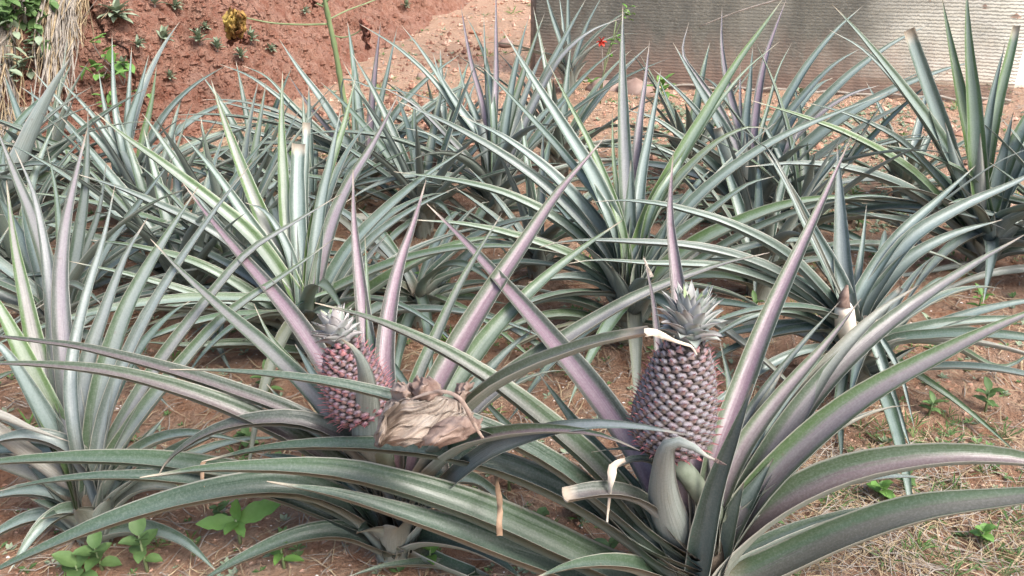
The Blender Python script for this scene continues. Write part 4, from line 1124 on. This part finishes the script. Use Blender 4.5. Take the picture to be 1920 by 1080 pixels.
hang(158, 190, -60, 110, 60, 3, 'right hand tuft of drooping grass on the bank', .008, 18, 12)
hang(-60, 58, 20, 300, 130, 4, 'grey tangle of dry grass at the left edge of the bank', .009, 30, 22)
hang(225, 262, -50, 40, 10, 5, 'few grey hanging stems at the top of the bank', .007, 8, 10)
hang(30, 75, 200, 300, 90, 6, 'fallen straw heap at the foot of the bank', .008, 30, 30)
r_ = random.Random(5)
for i, (x0, x1, y0, y1, n, mat, lab) in enumerate(((-30, 80, -30, 75, 300, M_WEED, 'dense green creeper covering the top left corner of the bank'), (10, 60, 60, 150, 40, M_WEEDPALE, 'sparse creeper trailing between the dry grass'), (195, 235, 95, 200, 34, M_BRIGHT, 'light green bush behind the slim upright plant'))):
    p, nr = on_bank((x0 + x1) / 2, (y0 + y1) / 2); e = empty('creeper', p); tag(e, lab, 'creeper', None)
    st = MB(); m2 = MB()
    for k in range(n):
        x, y = r_.uniform(x0, x1), r_.uniform(y0, y1); q, nq = on_bank(x, y); q = q + nq * r_.uniform(.02, .16) - p
        dd = Vector((r_.uniform(-1, 1), r_.uniform(-1, .2), r_.uniform(-.7, .5))); s_ = r_.uniform(.6, 1.3)
        blade(m2, q, dd, UP, .06 * s_, .034 * s_, .4, n=4)
        if k % 4 == 0: tube(st, [q, q + nq * -.08 + Vector((0, 0, -.04)), q + nq * -.2], [.003, .003, .003], 4)
    o = m2.build('foliage', mat, e); o['kind'] = 'stuff'; st.build('stem', M_TWIG, e)
# ------------------------------------------------------------------ net screen
nb0, nb1 = on_ground(1003, 152), on_ground(2300, 214)
nd = (nb1 - nb0); nlen = 0; nlen = (on_ground(1886, 190) - nb0).length; nd.normalize(); nn_ = Vector((nd.y, -nd.x, 0))
def net_material():
    q = N('shade_net', .85, .2); co = q.coord('Object'); sx, sy, sz = q.sep(co)
    big = q.noise(1.6, 4, .6, co); med = q.noise(9, 5, .7, q.coord('Object', (1, 1, .35))); fine = q.noise(120, 2, .6, q.coord('Object', (.5, .5, 1.5)))
    wv = q.n('ShaderNodeTexWave', wave_type='BANDS', bands_direction='Z'); wv.inputs['Scale'].default_value = 18; wv.inputs['Distortion'].default_value = 2.5; wv.inputs['Detail'].default_value = 2; wv.inputs['Detail Scale'].default_value = 3; q.l(co, wv.inputs[0])
    wx = q.n('ShaderNodeTexWave', wave_type='BANDS', bands_direction='X'); wx.inputs['Scale'].default_value = 30; wx.inputs['Distortion'].default_value = 2.5; wx.inputs['Detail'].default_value = 3; q.l(co, wx.inputs[0])
    col = q.mix(q.ramp(big, [(.35, 0.0), (.65, 1.0)]), (.045, .043, .036), (.10, .092, .072))
    col = q.mix(q.ramp(med, [(.35, .5), (.65, 0.0)]), col, (.10, .10, .09))
    col = q.mix(q.ramp(wv.outputs[1], [(.05, .5), (.6, 0.0)]), col, (.06, .058, .052))
    col = q.mix(q.ramp(wx.outputs[1], [(.0, .45), (.5, 0.0)]), col, (.08, .075, .065))
    col = q.mix(q.ramp(fine, [(.45, 0.0), (.7, .4)]), col, (.30, .275, .22))
    mud = q.ramp(q.math('ADD', sz, q.math('MULTIPLY', q.math('SUBTRACT', med, .5), .5)), [(.08, .8), (.34, 0.0)])
    col = q.mix(mud, col, (.27, .18, .135))
    q.base(col); q.bump(q.math('ADD', wv.outputs[1], q.math('MULTIPLY', fine, 1.2)), .35, .005)
    tl = q.n('ShaderNodeBsdfTranslucent'); q.l(q.mix(.4, col, (.45, .42, .33)), tl.inputs[0])
    m1 = q.n('ShaderNodeMixShader'); m1.inputs[0].default_value = .25
    q.l(q.b.outputs[0], m1.inputs[1]); q.l(tl.outputs[0], m1.inputs[2])
    tr = q.n('ShaderNodeBsdfTransparent'); m2 = q.n('ShaderNodeMixShader')
    hole = q.math('MULTIPLY', q.ramp(fine, [(.35, .75), (.55, .0)]), q.ramp(med, [(.4, .35), (.7, 1.0)]))
    thin = q.math('ADD', q.ramp(q.math('MULTIPLY', q.math('ADD', sx, q.math('MULTIPLY', big, 1.2)), .25), [(.58, 0.0), (.95, .85)]), .0)  # sheet opened towards its right end to paint in the sun's glow
    glow_spots = q.math('MULTIPLY', q.ramp(q.noise(2.6, 3, .6, q.coord('Object', (1, 1, .45))), [(.50, 0.0), (.62, 1.0)]), q.ramp(q.math('MULTIPLY', sx, .25), [(.2, 0.0), (.75, 1.0)]))  # see-through patches that paint sunlit blotches on the net
    opn = q.math('ADD', q.math('MULTIPLY', hole, .16), q.math('MULTIPLY', q.math('ADD', thin, q.math('MULTIPLY', glow_spots, .26)), q.ramp(wv.outputs[1], [(.1, .3), (.6, 1.0)])), True)
    q.l(opn, m2.inputs[0]); q.l(m1.outputs[0], m2.inputs[1]); q.l(tr.outputs[0], m2.inputs[2])
    q.l(m2.outputs[0], q.t.nodes['Material Output'].inputs['Surface']); return q.m
NET = net_material()
ns = empty('net_screen', nb0); ns.rotation_euler = (0, 0, math.atan2(nd.y, nd.x))
tag(ns, 'tall grey brown shade net stretched behind the plants, muddy along its foot', 'net fence')
mb = MB(); nu_, nv_ = 260, 60; H_ = 1.9
for j in range(nv_ + 1):
    for i in range(nu_ + 1):
        u, v = i / nu_ * nlen, j / nv_ * H_
        d = .05 * noise.noise(Vector((u * 1.6, v * .5, 3))) + .02 * noise.noise(Vector((u * 6, v * 1.5, 8))) + .006 * noise.noise(Vector((u * 20, v * 22, 1)))
        mb.v.append((u, d, v - .03 + (.02 * noise.noise(Vector((u * 3, 0, 5))) if j == 0 else 0)))
mb.f = [[j * (nu_ + 1) + i, j * (nu_ + 1) + i + 1, (j + 1) * (nu_ + 1) + i + 1, (j + 1) * (nu_ + 1) + i] for j in range(nv_) for i in range(nu_)]
mb.m = [0] * len(mb.f); mb.uv = [(0, 0)] * 4 * len(mb.f); mb.build('net_sheet', NET, ns)
for u in (-.02,):
    mb = MB(); tube(mb, [Vector((u, .07, -.1)), Vector((u, .07, 1)), Vector((u, .07, 2.0))], [.022, .021, .020], 10); mb.build('post', M_TWIG, ns)
mb = MB(); path = [Vector((k * nlen / 60, -.015 + .01 * math.sin(k), .02 + .02 * noise.noise(Vector((k * .4, 1, 1))))) for k in range(61)]
tube(mb, path, [.008] * 61, 6); mb.build('hem', M_STRAWD, ns)
# pale pad added behind the net, its whiteness standing in for sunlit glare
M_GLARE = simple('pale_glare', (.72, .65, .50), (.84, .79, .66), 3, .9, .2)
mb = MB(); mb.v = [(x, y, .03) for y in (.35, 11.0) for x in (.04, 3.0, 6.0, 12.0)]
mb.v += [(x, y, -.2) for x, y, z in mb.v]
mb.f = [[i, i + 1, i + 5, i + 4] for i in range(3)] + [[8 + i, 9 + i, 1 + i, i] for i in range(3)] + [[8, 0, 4, 12]]
mb.m = [0] * 7; mb.uv = [(0, 0)] * 28
yd = mb.build('glare_pad', M_GLARE, smooth=False); yd.location = nb0; yd.rotation_euler = ns.rotation_euler
tag(yd, 'added pale pad beyond the end of the net, standing in for sunlit glare', kind='structure')
# twig leaning on the net
mb = MB(); a_, b_ = at(1310, 50, nb0.y - .25), at(1470, -4, nb0.y - .35); path, _l = spline([a_, a_.lerp(b_, .5) + Vector((0, 0, .01)), b_, b_ + (b_ - a_) * .6], 14)
tube(mb, path, [.003 + .004 * i / 14 for i in range(15)], 6); tag(mb.build('twig', M_TWIG), 'bare thin twig slanting in front of the net', 'twig')
# stones
def stone(x, y, rx, rz, mat, label, seed):
    p = on_ground(x, y); bm_ = MB(); vs_, fs = [], []; n1, n2 = 9, 14
    for i in range(n1 + 1):
        for k in range(n2):
            th_, ph = math.pi * i / n1, 2 * math.pi * k / n2; d = Vector((math.sin(th_) * math.cos(ph), math.sin(th_) * math.sin(ph), math.cos(th_)))
            f = 1 + .35 * noise.noise(d * 1.6 + Vector((seed, 0, 0))) + .1 * noise.noise(d * 5 + Vector((seed, 0, 0)))
            vs_.append(Vector((d.x * rx, d.y * rx * .7, d.z * rz)) * f)
    for i in range(n1):
        for k in range(n2): k2 = (k + 1) % n2; fs.append([i * n2 + k, (i + 1) * n2 + k, (i + 1) * n2 + k2, i * n2 + k2])
    bm_.add(vs_, fs); o = bm_.build('stone', mat); o.location = p + Vector((0, 0, rz * .4)); tag(o, label, 'stone', 'stones lying in the plot'); return o
stone(1190, 178, .10, .06, M_STONE, 'pale pinkish stone at the foot of the net', 1)
stone(1135, 172, .10, .05, M_STONE, 'low flat stone left of the pale pinkish one', 2)
stone(1138, 330, .02, .022, M_STONE, 'small whitish stone between the green hearted leaves', 3)
stone(948, 85, .05, .03, M_STONE, 'small stone on the far bare soil', 4)
stone(790, 150, .03, .03, M_STONE, 'white stone behind the tall speared plant', 5)
# red flower and spindly weed
p = on_ground(1120, 190); e = empty('flowering_weed', p); tag(e, 'spindly weed with one small red flower near the net corner', 'flower')
q0 = at(1128, 78, p.y); mb = MB(); tube(mb, [Vector((0, 0, -.02)), (q0 - p) * .5 + Vector((.02, 0, 0)), q0 - p], [.004, .003, .002], 5); mb.build('stem', M_TWIG, e)
m2 = MB()
for k in range(6): blade(m2, q0 - p, Vector((math.cos(k * 1.05), -.3 + .3 * math.sin(k * 1.05), math.sin(k * 1.05))), UP, .03, .025, .3, n=3)
m2.build('petals', M_RED, e)
p = on_ground(1125, 200); e = empty('tall_weed', p); tag(e, 'thin tall weed with seed heads rising in front of the net', 'weed')
for px in (((1178,18),(1160,50),(1145,90),(1128,150)), ((1155,40),(1150,70),(1135,110))):
    q = [at(x, y, p.y) - p for x, y in px]; mb = MB(); tube(mb, [Vector((0, 0, 0))] + q[::-1], [.004] + [.003] * len(q), 5); mb.build('stem', M_PAPAYA, e)
m2 = MB(); r_ = random.Random(3)
for k in range(26):
    x, y = r_.choice(((1178,20),(1168,35),(1150,75),(1140,100),(1110,150),(1130,140))); q = at(x + r_.uniform(-14, 14), y + r_.uniform(-8, 8), p.y) - p
    blade(m2, q, Vector((r_.uniform(-1, 1), r_.uniform(-1, 1), r_.uniform(-.2, .5))), UP, .04, .018, .3, n=3)
m2.build('foliage', M_BRIGHT, e)['kind'] = 'stuff'

# ------------------------------------------------------------------ ground litter
def scatter_region(r_, far=True):
    """random ground point inside the view, denser near"""
    while True:
        x, y = r_.uniform(-60, 1980), 1130 - 1130 * r_.random() ** .8
        p = on_ground(x, y)
        if p.y > 8.5: continue
        return p
r_ = random.Random(21)
def clods(n, smin, smax, mat, name, label):
    mb = MB()
    base = [Vector(v) for v in ((1,0,0),(-1,0,0),(0,1,0),(0,-1,0),(0,0,1),(0,0,-1))]; fc = [(0,2,4),(2,1,4),(1,3,4),(3,0,4),(2,0,5),(1,2,5),(3,1,5),(0,3,5)]
    for _ in range(n):
        p = scatter_region(r_); s_ = r_.uniform(smin, smax) * (.6 + .18 * p.y) * (1 + (r_.random() ** 6) * 1.5)
        a = r_.random() * 6.28; ca, sa = math.cos(a), math.sin(a); vv = []
        for v in base:
            v = v * r_.uniform(.7, 1.25); vv.append(Vector((p.x + (v.x * ca - v.y * sa) * s_, p.y + (v.x * sa + v.y * ca) * s_ * .8, gz(p.x, p.y) + v.z * s_ * .6 + s_ * .15)))
        mb.add(vv, fc)
    tag(mb.build(name, mat, smooth=False), label, kind='stuff')
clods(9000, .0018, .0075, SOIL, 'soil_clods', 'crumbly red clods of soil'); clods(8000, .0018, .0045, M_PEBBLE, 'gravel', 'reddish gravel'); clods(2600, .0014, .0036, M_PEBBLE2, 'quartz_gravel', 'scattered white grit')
mb = MB(); base_ = [Vector(v) for v in ((1,0,0),(-1,0,0),(0,1,0),(0,-1,0),(0,0,1),(0,0,-1))]
for _ in range(5000):
    q_, nq = on_bank(r_.uniform(0, 900), r_.uniform(-20, 330))
    s_ = r_.uniform(.004, .014) * (1 + 1.5 * r_.random() ** 6)
    mb.add([q_ + Vector((v.x * r_.uniform(.6, 1.3), v.y * r_.uniform(.6, 1.3), v.z * r_.uniform(.6, 1.2))) * s_ for v in base_], [(0,2,4),(2,1,4),(1,3,4),(3,0,4),(2,0,5),(1,2,5),(3,1,5),(0,3,5)])
m3 = MB()
for _ in range(5200):
    p_ = on_ground(r_.uniform(560, 1960), r_.uniform(-10, 330))
    if p_.y > 9.5: continue
    s_ = r_.uniform(.003, .011) * (.7 + .1 * p_.y) * (1 + 2 * r_.random() ** 8); p_.z = gz(p_.x, p_.y) + s_ * .2
    m3.add([p_ + Vector((v.x * r_.uniform(.6, 1.3), v.y * r_.uniform(.6, 1.3), v.z * r_.uniform(.5, .9))) * s_ for v in base_], [(0,2,4),(2,1,4),(1,3,4),(3,0,4),(2,0,5),(1,2,5),(3,1,5),(0,3,5)])
tag(m3.build('far_gravel', M_PEBBLE, smooth=False), 'reddish gravel on the far pale soil', kind='stuff')
tag(mb.build('bank_crumbs', BANK, smooth=False), 'crumbs of red earth lying on the bank', kind='stuff')
def straws(n, lmin, lmax, wd, mat, name, label, region=None, lift=.008):
    mb = MB()
    for _ in range(n):
        p = region() if region else scatter_region(r_); a = r_.random() * 6.28; L_s = r_.uniform(lmin, lmax); d = Vector((math.cos(a), math.sin(a), 0)); b_ = Vector((-d.y, d.x, 0)) * r_.uniform(-.3, .3) * L_s
        P = []
        for j in range(4):
            t = j / 3 - .5; q = p + d * (t * L_s) + b_ * (t * t); P.append(Vector((q.x, q.y, gz(q.x, q.y) + .003 + r_.random() * lift)))
        s_ = Vector((-d.y, d.x, 0)) * wd * r_.uniform(.5, 1.3) * (.5 + .25 * p.y) * .5; vs_ = []
        for j, q in enumerate(P):
            k = (.5, 1, 1, .3)[j]; vs_ += [q - s_ * k, q + Vector((0, 0, abs(s_.length) * .7 * k)), q + s_ * k]
        fs = []
        for j in range(3): fs += [[j * 3, j * 3 + 1, j * 3 + 4, j * 3 + 3], [j * 3 + 1, j * 3 + 2, j * 3 + 5, j * 3 + 4]]
        mb.add(vs_, fs)
    tag(mb.build(name, mat), label, kind='stuff')
straws(3000, .02, .11, .0028, M_STRAW, 'straw_litter', 'dry straw lying on the soil'); straws(2800, .02, .10, .003, M_STRAWD, 'grey_straw_litter', 'weathered grass litter')
def rr():
    p = on_ground(r_.gauss(1650, 220), r_.uniform(840, 1090)); return p
straws(650, .03, .13, .0022, M_STRAW, 'straw_mat', 'matted dry grass in the lower right', rr, .014); straws(550, .03, .13, .0025, M_STRAWD, 'grey_straw_mat', 'matted grey grass in the lower right', rr, .014)
def rl():
    return on_ground(r_.gauss(560, 110), r_.uniform(240, 420))
straws(700, .05, .22, .003, M_STRAW, 'straw_drift', 'drift of straw at the foot of the bank', rl, .03)
def herbs(n, mat, name, label, smin, smax, wr, region=None, k0=5):
    mb = MB()
    for _ in range(n):
        p = region() if region else scatter_region(r_); p.z = gz(p.x, p.y); s_ = r_.uniform(smin, smax) * (.7 + .12 * p.y)
        for k in range(k0):
            a = k * 2.4 + r_.random(); el = r_.uniform(.15, 1.1); d = Vector((math.cos(a) * math.cos(el), math.sin(a) * math.cos(el), math.sin(el)))
            side = d.cross(UP).normalized() * s_ * wr; q1 = p + d * s_ * .5; q2 = p + d * s_ - UP * s_ * .15
            mb.add([p, q1 - side, q2, q1 + side, q1 + UP * s_ * -.05], [[0, 1, 4], [4, 1, 2], [0, 4, 3], [4, 2, 3]])
    tag(mb.build(name, mat, smooth=False), label, kind='stuff')
herbs(1100, M_WEED, 'ground_cover', 'scattered small green seedlings', .008, .026, .22)
herbs(900, M_WEEDPALE, 'pale_ground_cover', 'scattered pale grey green seedlings', .008, .024, .25)
herbs(170, M_BRIGHT, 'grass_sprigs', 'thin green grass sprigs', .03, .07, .04, k0=7)
def rm():
    return on_ground(r_.choice((r_.gauss(1300, 60), r_.gauss(1560, 130), r_.gauss(1500, 200))), r_.uniform(190, 430))
herbs(2200, M_WEEDPALE, 'ground_moss', 'green film of seedlings on the pale soil near the net', .010, .022, .3, rm)
herbs(130, M_WEED, 'grass_tufts', 'short grass tufts in the lower right', .03, .06, .035, lambda: on_ground(r_.gauss(1760, 160), r_.uniform(780, 1090)), 7)
